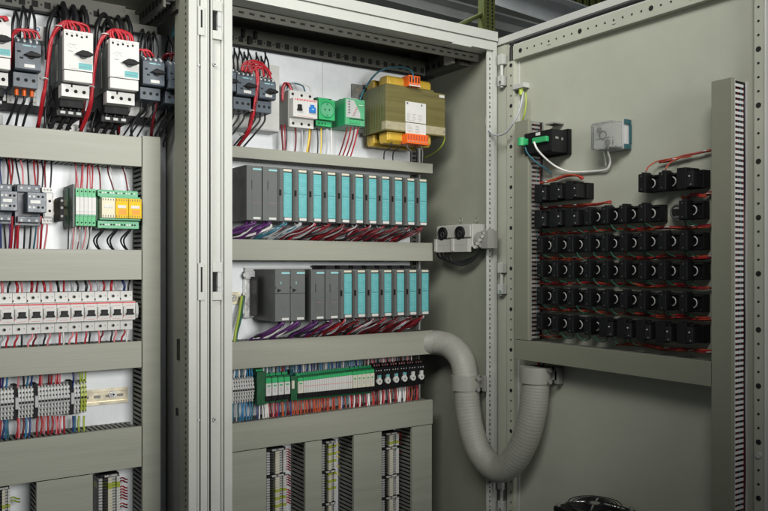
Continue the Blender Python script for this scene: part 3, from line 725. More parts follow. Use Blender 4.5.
mb = MB(); q0 = P(63, 184, 1.72); q1 = P(75.5, 228, 1.72); mb.box(XA(68, 1.75), a.x-.0005, 1.708, YP-.004, q1.z, q0.z, "sidegr"); mb.box(XA(66, 1.76), XA(68, 1.75)-.0003, 1.74, YP-.004, q1.z+.006, q0.z-.006, "greend")
solo(mb, "end_cover", tuple(q1), "large dull green end cover flanking the slim isolators", "end cover", None, .0015)
# interface relays on one green base
Yf = 1.70; a, b = P(101, 197.5, Yf), P(141, 219, Yf); x0 = XA(98.2, Yf)
t = thing("relay_carrier", ((x0+b.x)/2, YP, b.z-.02), "green relay base carrying one pale and two amber relays", "relay carrier")
mb = MB(); za, zb = P(98.2, 189, Yf).z, P(98.2, 228, Yf).z
mb.box(x0, b.x, Yf+.022, YP-.008, zb+.004, za-.004, "greend"); mb.box(x0+.001, b.x-.004, Yf+.008, Yf+.03, za-.014, za, "greenp"); mb.box(x0, b.x-.003, Yf+.004, Yf+.03, zb, zb+.016, "greenp")
for k in range(14):
    q = x0+.006+k*.0055; mb.cyl((q, Yf+.0075, za-.006), (q, Yf+.009, za-.006), .0018, "white" if k % 3 else "hole", 8); mb.cyl((q, Yf+.0035, zb+.008), (q, Yf+.005, zb+.008), .002, "hole" if k % 4 < 2 else "white", 8)
mb.box(x0+.004, b.x, Yf+.002, Yf+.022, b.z-.004, b.z, "greenp"); mb.box(x0+.004, b.x, Yf+.002, Yf+.022, a.z, a.z+.004, "greenp")
mb.build("base", t, .001)
pw = (b.x-a.x)/3
for k, (m, l) in enumerate((("ypale", "pale cream plug-in relay, the only unlit-coloured one on the green base"), ("yellow", "amber plug-in relay in the middle of the green base"), ("yellow", "amber plug-in relay at the duct end of the green base"))):
    x = a.x+pw*k
    t = thing("plug_relay", (x+pw/2, Yf+.022, b.z), l, "relay", "relays on the green base")
    mb = MB(); mb.box(x+.0006, x+pw-.0006, Yf-.006, Yf+.0215, b.z+.0003, a.z-.0003, m)
    for j in range(5): mb.box(x+.002+j*pw*.19, x+.0035+j*pw*.19, Yf-.0064, Yf-.006, a.z-.006, a.z-.002, "print"); mb.box(x+.002+j*pw*.19, x+.0035+j*pw*.19, Yf-.0064, Yf-.006, b.z+.002, b.z+.006, "print")
    if k: mb.box(x+pw*.25, x+pw*.85, Yf-.0064, Yf-.006, b.z+.008, a.z-.024, "amber")
    mb.build("housing", t, .0012)
    mb = MB(); mb.box(x+pw*.18, x+pw*.8, Yf-.0072, Yf-.006, a.z-.021, a.z-.015, "white"); mb.build("marker_plate", t)

# ---- miniature breaker row
Yt, Yn = 1.735, 1.714; zz = lambda v: (V0-v)/F*zc(.4905, 1.73)
Z1, Z2, Z3, Z4 = zz(291), zz(300.5), zz(319.5), zz(329.5)
pit = .0268
def mcb(xc):
    x0, x1 = xc-pit/2+.0003, xc+pit/2-.0003
    t = thing("miniature_breaker", (xc, YP, Z4), "", "circuit breaker", "row of white miniature breakers")
    mb = MB(); mb.poly([(Yt, Z4), (Yt, Z3), (Yn, Z3+.001), (Yn, Z2-.001), (Yt, Z2), (Yt, Z1), (YP-.008, Z1), (YP-.008, Z4)], 'x', x0, x1, "white")
    for z in ((Z1+Z2)/2, (Z3+Z4)/2-.001):
        mb.cyl((xc-.002, Yt-.0005, z), (xc-.002, Yt+.001, z), .0036, "mgrey", 12); mb.cyl((xc-.001, Yt-.0009, z), (xc-.001, Yt, z), .0026, "hole", 10)
        mb.cyl((xc+.0085, Yt-.0005, z+.001), (xc+.0085, Yt+.001, z+.001), .0013, "mgrey", 8)
    mb.box(x0-.0002, x0+.002, Yt-.0006, Yt, Z2+.002, Z2+.006, "hole")
    mb.box(x0, x1, Yn-.0003, Yn+.002, Z2-.0045, Z2-.0018, "red"); mb.box(x0+.004, x1-.004, Yn-.0003, Yn, Z3+.004, Z3+.0046, "red")
    for k in range(5): mb.box(x0+.006+.0032*k, x0+.008+.0032*k, Yn-.0003, Yn, Z2-.0105, Z2-.009, "wpink")
    mb.box(x0-.0002, x0+.0018, Yn-.0004, Yn+.004, Z3+.006, Z3+.012, "wpink")
    mb.build("body", t, .001)
    mb = MB(); zm = (Z2+Z3)/2-.001
    mb.poly([(Yn, zm-.011), (Yn-.004, zm-.010), (Yn-.006, zm), (Yn-.004, zm+.010), (Yn, zm+.011)], 'x', x0+.0005, x0+.0045, "white"); mb.build("shoulder", t, .0015)
    mb = MB(); zl = zm-.001
    mb.poly([(xc-.0085, zl-.0068), (xc+.0105, zl-.0068), (xc+.007, zl-.001), (xc+.008, zl+.0055), (xc-.0055, zl+.0055), (xc-.005, zl-.001)], 'y', Yn-.007, Yn-.0004, "black")
    mb.build("toggle", t, .001)
    return t
mcb0 = mcb(.4905)
mcb0["label"] = "white miniature breaker ending the row beside the slotted upright duct"
for k in range(1, 11):
    dup(mcb0, (-pit*k, 0, 0), f"white miniature breaker, {ORD[k]} from the row's end at the slotted duct" if k < 10 else "white miniature breaker cut off at the photo's edge")
mb = MB(); x1 = .4905+pit/2; mb.poly([(Yn+.002, Z3+.003), (Yn-.004, (Z2+Z3)/2-.008), (Yn-.004, (Z2+Z3)/2+.006), (Yn+.002, Z2-.004), (Yt, Z2-.004), (Yt, Z3+.003)], 'x', x1, x1+.006, "lgrey")
solo(mb, "end_cover", (x1, Yt, Z3), "rounded pale end piece closing the miniature breaker row", "end piece", None, .001)
rail(-.2, .53, (Z1+Z4)/2, "mounting rail hidden behind the miniature breaker row")
cols = ["wblk", "wpink", "wred", "wred", "wred", "wblk", "wgry", "wblk", "wgry", "wred", "wdblu"]
cols2 = ["wred", "wblk", "wpink", "wred", "wpink", "wred", "wblk", "wpink", "wred", "wgry", "wblk"]
seq = list(range(11))
for k in seq:
    xc = .4905-pit*k; nm = "at the row's end by the slotted duct" if k == 0 else (f"{ORD[k]} from the row's slotted-duct end" if k < 10 else "cut off by the photo's edge")
    pick = [cols[10-k], cols2[(10-k)]]
    if pick[0] == pick[1]: pick[1] = "wdred"
    for j, m in enumerate(pick):
        dx = (-.004, .006)[j]; e = jit(.004)
        wire([V(xc+dx, 1.742, Z1-.004), V(xc+dx+jit(.002), 1.738, Z1+.012), V(xc+dx+e, 1.742, ZL[1][1]-.004), V(xc+dx+e, 1.745, ZL[1][1]+.012)], .0021 if j else .0027, m, f"{CN[m]} wire rising from the miniature breaker {nm}", "wires above the miniature breakers")
    pick = [cols2[k], ("wwht", "wpink", "wdred", "wblk", "wred")[k % 5]]
    if pick[0] == pick[1]: pick[1] = "wgry"
    for j, m in enumerate(pick):
        dx = (-.003, .005)[j]; e = jit(.004)-.003
        wire([V(xc+dx, 1.742, Z4+.004), V(xc+dx+jit(.001), 1.74, Z4-.008), V(xc+dx+e, 1.742, ZL[2][0]+.006), V(xc+dx+e, 1.745, ZL[2][0]-.010)], .0020, m, f"{CN[m]} wire dropping from the miniature breaker {nm}", "wires below the miniature breakers")

# wires between duct 0 and the contactor row, and below it
def vw(ua, va, ub, vb, m, r, lab, grp, ya=1.735, yb=1.742, sway=.004):
    a, b = P(ua, va, ya), P(ub, vb, yb)
    c1_, c2_ = a*.66+b*.34, a*.34+b*.66; q = V(jit(sway), 0, 0)
    wire([a, c1_+q+V(0, -.004, 0), c2_+q*.6+V(0, -.004, 0), b], r, m, lab, grp)
G1 = "wires above the contactor row"; G2 = "wires below the contactor row"
for (ua, ub, m) in ((0, 2, "wdblu"), (5, 7, "wblk"), (8, 11, "wred"), (11, 10, "wdred"), (15, 21, "wblk"), (19, 23, "wpink"), (27, 29, "wblk"), (34, 36, "wred"), (36, 37, "wdred"), (40, 42, "wblk"), (46, 45.5, "wdred"), (51, 50, "wblk")):
    vw(ua, 156, ub, 191, m, .0017, f"{CN[m]} wire from the upper duct down to the {'cropped contactor' if ub < 15 else 'contactor by the pale relay' if ub < 43 else 'pale grey relay'}", G1, 1.745, 1.725)
for k, (ua, ub) in enumerate(((74.5, 75.8), (75.5, 78.5), (83, 80.5), (84.5, 82.5), (89, 87), (90, 90.5), (91.5, 92))):
    vw(ua, 160, ub, 189, ("wred", "wpink", "wred", "wpink", "wred", "wpink", "wred")[k], .0014, "thin red or pink wire fanning onto the slim green isolators", "wires above the isolators", 1.745, 1.728)
for k, (ua, ub) in enumerate(((97.5, 100.3), (107.5, 114), (121.5, 127.5))):
    vw(ua, 165, ub, 191, "wdred", .0015, f"dark red wire reaching the green relay base, {ORD[k]} of three", "dark red wires above the relay base", 1.745, 1.72)
    vw(ua+2.5, 166, ub+2, 190, "wwht", .0012, f"thin white wire beside the {ORD[k]} dark red wire above the relay base", "white wires above the relay base", 1.745, 1.722)
for (ua, ub, m, r) in ((1, 1, "wdblu", .002), (5, 6, "wblk", .0018), (8, 9, "wvio", .002), (12, 10, "wred", .003), (21, 17, "wred", .0026), (19, 14, "wdred", .002), (25.5, 23.5, "wblk", .0018), (31, 29, "wblk", .0018), (36, 33, "wtea", .0018), (41, 37, "wpink", .0018), (44, 40, "wred", .0022), (47, 43.5, "wpink", .0018)):
    vw(ua, 216, ub, 253, m, r, f"{CN[m]} wire under the {'cropped contactor' if ub < 12 else 'contactor by the pale relay' if ub < 34 else 'pale grey relay'} running into the duct below", G2, 1.722, 1.745)
for k in range(11):
    m = ("wblk", "wgry", "wpink", "wwht", "wdred", "wwht", "wgry", "wpink", "wwht", "wblk", "wwht")[k]
    vw(69+2.3*k, 224, 68+2.0*k+jit(.8), 253, m, .0013, f"thin {CN[m]} wire under the slim green isolators", "wires under the isolators", 1.725, 1.745, .003)
for k, u in enumerate((106, 119.5, 133)):
    for j in range(2):
        wire([P(u-.5+j, 224, 1.71), P(u-5+j*2, 231, 1.715), P(u-12+j*3, 239, 1.725), P(u-10+j*2, 246, 1.735), P(u-3, 253, 1.745)], .0019, "wblk", f"black wire curling under the relay base, {'outer' if j == 0 else 'inner'} of the {ORD[k]} pair", "black wire curls under the relay base")

# ---- grey terminal row with the spare rail
Yf = 1.737
zt = P(40, 385.5, Yf).z+.0015; zb = P(40, 418, Yf).z
def term(x, w, m, dots="white", label="", zt=zt, zb=zb, Yf=Yf, grp="grey terminals above the tall duct cover"):
    h = zt-zb; mb = MB(); zm = (zt+zb)/2
    mb.poly([(Yf+.020, zt), (Yf+.008, zt-.003), (Yf+.002, zm+.004), (Yf+.002, zm-.004), (Yf+.008, zb+.003), (Yf+.020, zb), (YP-.008, zb+.004), (YP-.008, zt-.004)], 'x', x, x+w-.0006, m)
    for i, q in enumerate((.08, .22, .36, .64, .78, .92)):
        yy = Yf+.0015+.006*abs(q-.5)*2
        mb.box(x+w*.12, x+w*.52, yy-.0012, yy+.004, zb+h*q-.0028, zb+h*q+.0018, dots if i not in (0, 5) else "silver"); mb.box(x+w*.56, x+w*.86, yy-.0008, yy+.004, zb+h*q-.0008, zb+h*q+.0028, "hole")
    mb.box(x+w*.1, x+w*.8, Yf+.0008, Yf+.003, zm-.0022, zm+.0022, "hole")
    return solo(mb, "terminal", (x, YP, zb), label, "terminal", grp)
def hclamp(u, label, grp="grey end clamps of the terminal row", zt=zt, zb=zb):
    x = XA(u, Yf); t = thing("end_clamp", (x, YP, zb), label, "end clamp", grp)
    mb = MB(); mb.box(x, x+.0085, Yf+.012, YP-.006, zb-.002, zt+.001, "blk2"); mb.build("clamp_body", t, .0008)
    mb = MB(); mb.box(x+.001, x+.0075, Yf-.002, Yf+.012, (zt+zb)/2-.012, (zt+zb)/2+.012, "lgrey"); mb.build("marker_holder", t, .001)
secs = ((-13, 14.5, "cropped grey section at the photo's edge"), (18.6, 34.2, "short grey section between two clamps"), (38.5, 70.4, "long grey section of the row"), (74.5, 80.8, "last grey pair beside the green-yellow ones"))
G = "grey terminals above the tall duct cover"
for ua, ub, where in secs:
    xa, xb = XA(ua, Yf), XA(ub, Yf); n = round((xb-xa)/.0062); w = (xb-xa)/n
    for k in range(n):
        term(xa+w*k, w, "lgrey", "white", f"grey terminal, {ORD[k]} in the {where}")
for u, l in ((14.7, "dark end clamp after the cropped terminal section"), (34.4, "dark end clamp between the short and long terminal sections"), (70.6, "dark end clamp between the long section and the last grey pair")): hclamp(u, l)
xa, xb = XA(81, Yf), XA(87.2, Yf)
for k in range(2): term(xa+(xb-xa)/2*k, (xb-xa)/2, "yg", "yg", f"green-yellow earth terminal, {'inner one beside the grey pair' if k == 0 else 'outer one beside the bare rail'}", zt+.002, zb-.001, Yf-.002, "green-yellow earth terminals")
zr = P(105, 396.5, YP-.007).z
rail(-.2, XA(127.6, YP), zr, "yellow zinc mounting rail, bare beyond the green-yellow terminals")
q = P(113.5, 394.5, YP-.01); mb = MB(); mb.cyl((q.x, YP-.002, q.z), (q.x, YP-.006, q.z), .0085, "steel", 16); mb.cyl((q.x, YP-.006, q.z), (q.x, YP-.0105, q.z), .0058, "steel", 12, .005); mb.cyl((q.x, YP-.0108, q.z), (q.x, YP-.0103, q.z), .0026, "hole", 6)
solo(mb, "screw", (q.x, YP, q.z), "steel screw with washer fixing the bare zinc rail", "screw")
Ga, Gb = "wires above the grey terminal row", "wires below the grey terminal row"
for (u, m, k) in ((0, "wvio", 2), (2, "wdblu", 1), (6, "wblu", 1), (17, "wpink", 1), (24, "wblk", 0), (26, "wblu", 2.5), (30, "wdblu", 3), (39, "wred", 1), (41, "wpink", 1.5), (48, "wdred", 1.5), (50, "wred", 2), (54, "wpink", 1), (57, "wred", 1.3), (59, "wpink", 1), (72.5, "wdblu", 0), (79, "wyg", 0), (82.5, "wyg", .2), (85, "wyg", 1)):
    where = "cropped section" if u < 16 else "short section" if u < 36 else "long section" if u < 62 else "last grey pair and earth terminals"
    vw(u+k, 370, u, 389, m, .0019, f"{CN[m]} wire feeding the {where} of the grey terminal row", Ga, 1.745, 1.752, .002)
for (u, m, k) in ((-1, "wred", 0), (3, "wdblu", 1.5), (6, "wblu", 1), (9, "wtea", 1), (17, "wred", 1), (19, "wpink", 0), (23, "wdred", 1.5), (26, "wblu", 1), (29, "wdblu", .5), (38, "wred", 1.5), (41, "wred", .5), (45, "wpink", 1), (48, "wred", 0), (52, "wred", 1), (55, "wpink", -1), (58, "wred", .5), (61, "wpink", 1), (64, "wred", 0), (73, "wdblu", .5), (75, "wtea", .5), (79, "wyg", 0), (84, "wyg", 0)):
    where = "cropped section" if u < 16 else "short section" if u < 36 else "long section" if u < 66 else "last grey pair and earth terminals"
    vw(u, 416, u-k, 439 if u < 40 else 434, m, .0021, f"{CN[m]} wire leaving the {where} of the grey row downwards", Gb, 1.752, 1.745, .003)

# ---- upright terminal strips below (both cabinets): terminals stacked one above another
def vstrip(ua, ub, vtop, nsec, where, wires, clampv, hue="lgrey", pe=(), Yf=1.738, left_dark=True, npersec=10, vend=520):
    x0, x1 = XA(ua, Yf), XA(ub, Yf); w = x1-x0
    z = P(ua, vtop, Yf).z; zend = P(ua, vend, Yf).z; k = 0; sec = 0; grp = f"terminals of the upright strip {where}"
    cz = [P(ua, v, Yf).z for v in clampv]
    mb = MB(); mb.box(x0+w*.45, x0+w*.62, YP-.007, YP-.0005, zend-.2, z+.01, "zinc"); solo(mb, "mounting_rail", (x0+w/2, YP, zend), f"upright rail behind the terminal strip {where}", "mounting rail")
    proto = None
    while z > zend and k < 37:
        hit = [c for c in cz if z-.006 < c <= z+.0062]
        if hit:
            mb = MB(); mb.box(x0+.002, x1-.002, Yf+.004, YP-.008, z-.007, z-.0005, "blk2"); mb.box(x0+w*.25, x0+w*.85, Yf-.001, Yf+.004, z-.006, z-.002, "silver"); mb.cyl((x0+w*.5, Yf-.003, z-.004), (x0+w*.5, Yf, z-.004), .003, "steel", 8)
            solo(mb, "end_clamp", (x0, YP, z), f"end clamp {'topping' if k == 0 else 'inside'} the upright strip {where}" if k == 0 or len(clampv) < 3 else f"end clamp, one of the lower ones, in the upright strip {where}", "end clamp", grp, .0006)
            z -= .0078; cz.remove(hit[0]); continue
        c = "yg" if k in pe else hue
        mb = MB(); mb.box(x0, x1, Yf+.012, YP-.008, z-.0056, z, "mgrey" if c != "yg" else "yg")
        mb.box(x0, x0+w*.16, Yf+.002, Yf+.014, z-.0050, z-.0008, "lgrey"); mb.box(x0+w*.42, x0+w*.62, Yf+.000, Yf+.014, z-.0056, z, "cream" if c != "yg" else "yg"); mb.box(x0+w*.84, x1, Yf+.003, Yf+.014, z-.0056, z, c if c == "yg" else "white")
        mb.box(x0+w*.66, x0+w*.80, Yf+.006, Yf+.014, z-.005, z-.0012, "lgrey" if c != "yg" else "wyg"); mb.box(x0+w*.22, x0+w*.38, Yf+.006, Yf+.013, z-.0048, z-.001, "hole")
        solo(mb, "terminal", (x0, YP, z-.0056), (f"green-yellow earth terminal, {ORD[k]} from the top, upright strip {where}" if c == "yg" else f"pale terminal, {ORD[k]} from the top, upright strip {where}"), "terminal", grp)
        if k < len(wires) and wires[k]:
            m = wires[k]; q = V(x1-.001, Yf+.012, z-.003)
            wire([q, q+V(.007, -.004, .003), q+V(.014, .0, -.002), q+V(.021, .008, -.006)], .0017, m, f"{CN[m]} side wire of the {ORD[k]} terminal, upright strip {where}", f"side wires of the upright strip {where}")
        z -= .0062; k += 1
rr = ["wred", "wdred"]
vstrip(99, 120.5, 475.5, 2, "beside the post's shaded side", [None, "wdred", "wdred", None, "wred", "wred", "wred", "wdred", "wred", None, "wred", "wdred"], (473.5,), "lgrey", (2, 3))
vstrip(-4, 10.5, 487.5, 2, "in the photo's lower corner", [None, None, None, "wyg", "wyg"], (486,), "lgrey", (5,))
vstrip(267, 287, 449.5, 3, "beside the broad cover", [rr[k % 2] for k in range(14)]+[None, "wred", "wred", "wred", "wdred", "wred", "wred"], (447.5, 477), "lgrey", (14, 17, 20))
vstrip(322.5, 337, 441.5, 3, "between the middle ducts", [None, "wyel", None, None, "wyel", None, "wyel", None, None, None, "wyel", None, "wyel"], (440, 472, 505), "cream", (1, 4, 7, 11, 14, 17))
vstrip(382.3, 399.5, 433.5, 3, "by the last upright duct", ["wdred", "wdred", "wdred", None, "wdred", None, None, "wdred"], (432.5, 450, 476.5, 500), "cream", (3,))
# ------------------------------------------------------------------ devices in the cabinet with the open door
BL['g4'] = small_breaker(237, 255.5, 70, .056, .029, "blue grey motor breaker beside the post with the red bundle on its far side", 1.66)
BL['g5'] = small_breaker(259.5, 276, 76, .052, .028, "blue grey motor breaker nearest the white residual current breaker", 1.66)
BL['g6'] = small_breaker(219, 236.2, 65, .056, .029, "blue grey motor breaker almost hidden behind the double post", 1.66)
mb = MB(); a, b = P(228, 60, 1.74), P(280.3, 133, 1.74); zt, zl = P(280.3, 66, 1.74).z, P(280.3, 131, 1.74).z
mb.box(a.x, b.x, 1.745, 1.788, zl, zt, "white"); mb.box(a.x, b.x-.004, 1.735, 1.788, zl-.004, zl, "lgrey")
solo(mb, "busbar_adapter", (a.x, 1.788, zl), "broad white busbar adapter behind the three blue grey breakers", "busbar adapter", None, .001)
for key, lab, grp, us in (('g4', "black wire looping down to the breaker beside the post", "wire loops above the breaker by the post", (238, 243, 248, 252)), ('g5', "black wire looping down to the breaker nearest the residual current breaker", "wire loops above the far breaker", (260, 265, 269)), ('g6', "black wire looping beside the double post's edge", "wire loops at the post's edge", (230, 234))):
    for u in us: arch(u, 72 if u < 256 else 76, 6, .055+jit(.006), .0021, lab, grp, 1.71)
def bw(key, n, lab, grp, dx):
    t, x0, x1, zt, zb = BL[key]; w = x1-x0
    for k in range(n):
        x = x0+w*(.18+.3*k)
        wire([V(x, 1.70, zb), V(x+jit(.001), 1.705, zb-.016), V(x+dx*.4+jit(.002), 1.715, zb-.04), V(x+dx, 1.735, ZR[0][0]+.006), V(x+dx*1.2, 1.742, ZR[0][0]-.006)], .0022, "wblk", lab, grp)
bw('g4', 3, "black wire slanting down from the breaker beside the post", "black wires under the breaker by the post", -.034)
bw('g5', 3, "black wire slanting down from the breaker nearest the residual current breaker", "black wires under the far breaker", -.038)
bw('g6', 2, "black wire coming down along the double post's edge", "black wires at the post's edge", -.02)
st = []
for k in range(7):
    j = lambda: V(jit(.003), jit(.003), jit(.002))
    u0 = (242, 245, 248, 251, 264, 268, 271)[k]; v0 = 70+(u0-240)*.25
    st.append([P(u0, v0+1, 1.66), P(u0+(3 if k < 4 else -3), v0-7, 1.658)+j(), P(256+jit(2), 67, 1.66)+j(), P(257.5, 80, 1.662)+j(), P(256, 100, 1.665)+j(), P(252, 118, 1.68)+j(), P(247, 133, 1.70)+j(), P(238, 147, 1.742)+j()])
bundle("wire_bundle", st, "wred", "red wire bundle between the two blue grey breakers, tied near its foot", "wire bundle", None, ((P(252, 111, 1.676), .0062), (P(242, 135, 1.71), .0062)), .0024, mlist=["wred", "wred", "wdred"])
for k in range(5):
    vs = (67, 66.5, 69, 71, 74)[k]
    wire([P(241+k*2, 71, 1.66), P(243+k*2, vs-3, 1.655), P(250+k*3, vs-6, 1.653), P(262+k*2, vs-2, 1.656), P(267+k, 74.5, 1.662)], .0017, "wred", "red jumper bowed between the tops of the two blue grey breakers", "red jumpers on the blue grey breakers")

# residual current breaker
Yt, Yn = 1.735, 1.715; x0, x1 = XA(289.5, Yt), XA(313.5, Yt)
z1, z4 = P(290, 90, Yt).z, P(290, 126.5, Yt).z; z2, z3 = z1-.022, z4+.022
t = thing("residual_breaker", ((x0+x1)/2, YP, z4), "white residual current breaker with blue test button and red writing", "circuit breaker")
mb = MB(); mb.poly([(Yt, z4), (Yt, z3), (Yn, z3), (Yn, z2), (Yt, z2), (Yt, z1), (YP-.008, z1), (YP-.008, z4)], 'x', x0, x1, "white")
mb.poly([(Yt+.001, z4), (Yt+.001, z1), (YP-.006, z1-.004), (YP-.006, z4+.002)], 'x', x0-.0035, x0-.0001, "mgrey")
for q, z in ((.13, z1-.009), (.5, z1-.010), (.85, z1-.010), (.15, z4+.009), (.5, z4+.009), (.8, z4+.009)): mb.cyl((x0+(x1-x0)*q, Yt-.0006, z), (x0+(x1-x0)*q, Yt, z), .0036, "hole", 10)
for k in range(13):
    q = x0+(x1-x0)*(.08+.07*k); mb.box(q, q+.0026, Yn-.0004, Yn, z2-.0035-.002*(k % 2), z2-.001, "red")
mb.box(x0+.002, x1-.002, Yn-.0004, Yn, z2-.0052, z2-.0045, "red"); mb.box(x0+.01, x1-.012, Yn-.0004, Yn, z3+.002, z3+.0026, "red")
mb.build("body", t, .001)
mb = MB(); q = x0+(x1-x0)*.24; zm = (z2+z3)/2
mb.poly([(q-.007, zm-.008), (q+.007, zm-.008), (q+.0045, zm), (q+.005, zm+.007), (q-.005, zm+.007), (q-.0045, zm)], 'y', Yn-.007, Yn, "black"); mb.build("toggle", t, .001)
mb = MB(); q = x0+(x1-x0)*.77; mb.box(q-.0085, q+.0085, Yn-.005, Yn, zm-.010, zm+.004, "blue"); mb.box(q-.005, q+.005, Yn-.004, Yn, zm+.004, zm+.010, "blue"); mb.box(q-.003, q+.003, Yn-.0055, Yn-.005, zm-.003, zm+.0, "tealt"); mb.build("test_button", t, .001)
for k, (m, uu) in enumerate((("wred", 284), ("wpink", 285), ("wdred", 286), ("wgry", 291), ("wtea", 298), ("wwht", 304))):
    wire([P(282+k*.8, 101, 1.76), P(282+k, 90, 1.755), P(284+k*1.6, 83.5, 1.75), P(uu+4, 84+k*.4, 1.742), P(uu+7, 91.5, 1.74)], .0019, m, f"{CN[m]} wire bowing onto the top of the residual current breaker", "wires on the residual current breaker")
for (ua, ub, m, r) in ((281.5, 283, "wdred", .0026), (284.5, 284.5, "wred", .0017), (286, 285, "wblk", .0017), (295, 294.5, "wdred", .0022), (301, 301.5, "wgry", .002), (309.5, 306, "wyel", .0026), (311.5, 308, "wbrn", .0018)):
    vw(ua, 125, ub, 156, m, r, f"{CN[m]} wire under the residual current breaker", "wires under the residual current breaker", 1.75, 1.745, .002)
# green mains socket
Yf = 1.735; a, b = P(319, 98.5, 1.722), P(335, 121, 1.722); x0 = XA(316.5, Yf)
t = thing("mains_socket", ((a.x+b.x)/2, YP, b.z-.012), "small green mains socket with a round recess on the rail", "socket")
mb = MB(); mb.box(x0, b.x-.002, Yf, YP-.008, b.z-.016, a.z+.006, "greend"); mb.box(a.x-.003, b.x-.003, Yf-.002, Yf, b.z-.015, b.z-.001, "greenl"); mb.box(a.x+.004, b.x-.012, Yf-.003, Yf, a.z+.0005, a.z+.005, "greenl")
for k in range(3): mb.cyl((a.x+.006+.009*k, Yf-.0025, b.z-.008), (a.x+.006+.009*k, Yf-.002, b.z-.008), .0025, "greend", 8)
mb.build("body", t, .001)
mb = MB(); cx, cz_ = (a.x+b.x)/2, (a.z+b.z)/2; r0 = min(b.x-a.x, a.z-b.z)/2*.84
mb.box(a.x, b.x, 1.722, Yf-.0025, b.z, a.z, "greenl"); mb.ring((cx, 1.7215, cz_), (0, 1, 0), r0, .0016, "green", 24, 6); mb.cyl((cx, 1.7217, cz_), (cx, 1.7212, cz_), r0-.0012, "greenp", 24)
for s_ in (-1, 1): mb.cyl((cx+s_*.0062, 1.7208, cz_), (cx+s_*.0062, 1.7212, cz_), .0021, "hole", 10)
mb.box(cx-.002, cx+.002, 1.7195, 1.7212, cz_+r0*.6, cz_+r0, "green"); mb.box(cx-.002, cx+.002, 1.7195, 1.7212, cz_-r0, cz_-r0*.6, "green")
mb.build("socket_face", t, .0008)
for (ua, ub, m) in ((317, 317, "wblk"), (321, 320, "wyel"), (326, 325.5, "wgry"), (331, 330.5, "wwht")): vw(ua, 128, ub, 159, m, .0017, f"{CN[m]} wire hanging under the green mains socket", "wires under the mains socket", 1.745, 1.745, .003)
# green power module
Yf = 1.70; a, b = P(345.5, 98, Yf), P(365, 127, Yf); a.z = P(345.5, 97.5, Yf).z
t = thing("power_module", ((a.x+b.x)/2, YP, b.z), "green power module with silver scale plate beside the transformer", "module")
mb = MB(); mb.box(a.x, b.x, Yf+.003, YP-.008, b.z, a.z, "green"); mb.box(a.x+.0005, b.x-.0005, Yf, Yf+.003, b.z+.0005, a.z-.0005, "greenp"); mb.box(a.x+.011, b.x-.003, Yf-.001, Yf+.001, b.z+.015, b.z+.019, "greend")
for k in range(4): mb.box(a.x+.010+.0085*k, a.x+.016+.0085*k, Yf-.002, Yf+.001, b.z+.005, b.z+.013, "greenl")
mb.box(a.x+.004, a.x+.006, YP-.06, YP-.05, b.z-.001, a.z+.003, "mgrey")
mb.build("housing", t, .0015)
w = b.x-a.x; mb = MB(); mb.poly([(a.x+.002, b.z+.02), (a.x+w*.75, b.z+.02), (a.x+w*.75, b.z+.032), (a.x+w*.42, a.z-.004), (a.x+.002, a.z-.004)], 'y', Yf-.0006, Yf, "lgrey")
for k in range(5): mb.box(a.x+w*.14, a.x+w*.22, Yf-.001, Yf-.0006, b.z+.03+.007*k, b.z+.034+.007*k, "print")
for k in range(6): mb.box(a.x+w*.35+.002*k, a.x+w*.35+.002*k+.006, Yf-.001, Yf-.0006, b.z+.025+.004*k, b.z+.0265+.004*k, "red" if k % 2 else "print")
mb.build("scale_plate", t)
mb = MB(); mb.box(a.x+w*.64, a.x+w*.92, Yf-.0012, Yf, a.z-.018, a.z-.013, "greenl"); mb.box(a.x+w*.66, a.x+w*.9, Yf-.0016, Yf-.0012, a.z-.0165, a.z-.0145, "white"); mb.build("badge", t)
for k in range(4): vw(347.5+3.6*k, 127, 338+4*k, 158, "wred" if k % 2 else "wdred", .0019, f"red wire fanning down from the green power module, {ORD[k]} from the socket side", "red wires under the power module", 1.71, 1.745, .001)
# transformer
Yf = 1.65; x0, x1 = XA(386, Yf), XA(445, Yf); zt = P(386, 85, Yf).z; zb = P(386, 130, Yf).z; h = zt-zb; w = x1-x0; yb = YP-.03
t = thing("transformer", ((x0+x1)/2, YP, zb-.03), "large olive laminated transformer with yellow windings and orange terminals", "transformer")
mb = MB(); mb.box(x0, x1, Yf, yb, zb, zt, "olive"); mb.box(x0+.004, x1-.035, Yf+.004, yb-.01, zt, zt+.006, "olive")
mb.box(x0-.0008, x1+.0008, Yf-.0008, Yf+.02, zb+.003, zb+h*.21, "oliveb")
for (xx, zz_) in ((x0+.005, zb+h*.12), (x1-.005, zb+h*.12)): mb.cyl((xx, Yf-.0025, zz_), (xx, Yf-.0008, zz_), .0025, "steel", 8)
for k in range(9): mb.box(x0-.0006, x0+.001, Yf+.012+k*.012, Yf+.0135+k*.012, zb+.001, zt-.001, "greend")
mb.build("core", t, .0015)
for s_, z0_, z1_ in ((1, zt+.006, zt+.030), (-1, zb-.030, zb-.0005)):
    for (ya, yb_) in ((Yf+.012, Yf+.05), (Yf+.075, yb)):
        mb = MB()
        prof = [(ya, z0_), (yb_, z0_), (yb_, z1_-.006 if s_ > 0 else z1_), (yb_-.008, z1_), (ya+.006, z1_), (ya, z1_-.006 if s_ > 0 else z1_)] if s_ > 0 else [(ya, z1_), (yb_, z1_), (yb_, z0_+.008), (yb_-.008, z0_), (ya+.008, z0_), (ya, z0_+.008)]
        xa_, xb_ = x0+w*.06, x1-w*.20
        mb.poly(prof, 'x', xa_, xb_, "bobbin"); mb.box(xa_+.006, xb_-.006, ya-.001, ya+.004, (z0_ if s_ > 0 else z0_+.008), (z1_-.008 if s_ > 0 else z1_), "bobbin")
        mb.build("winding", t, .003)
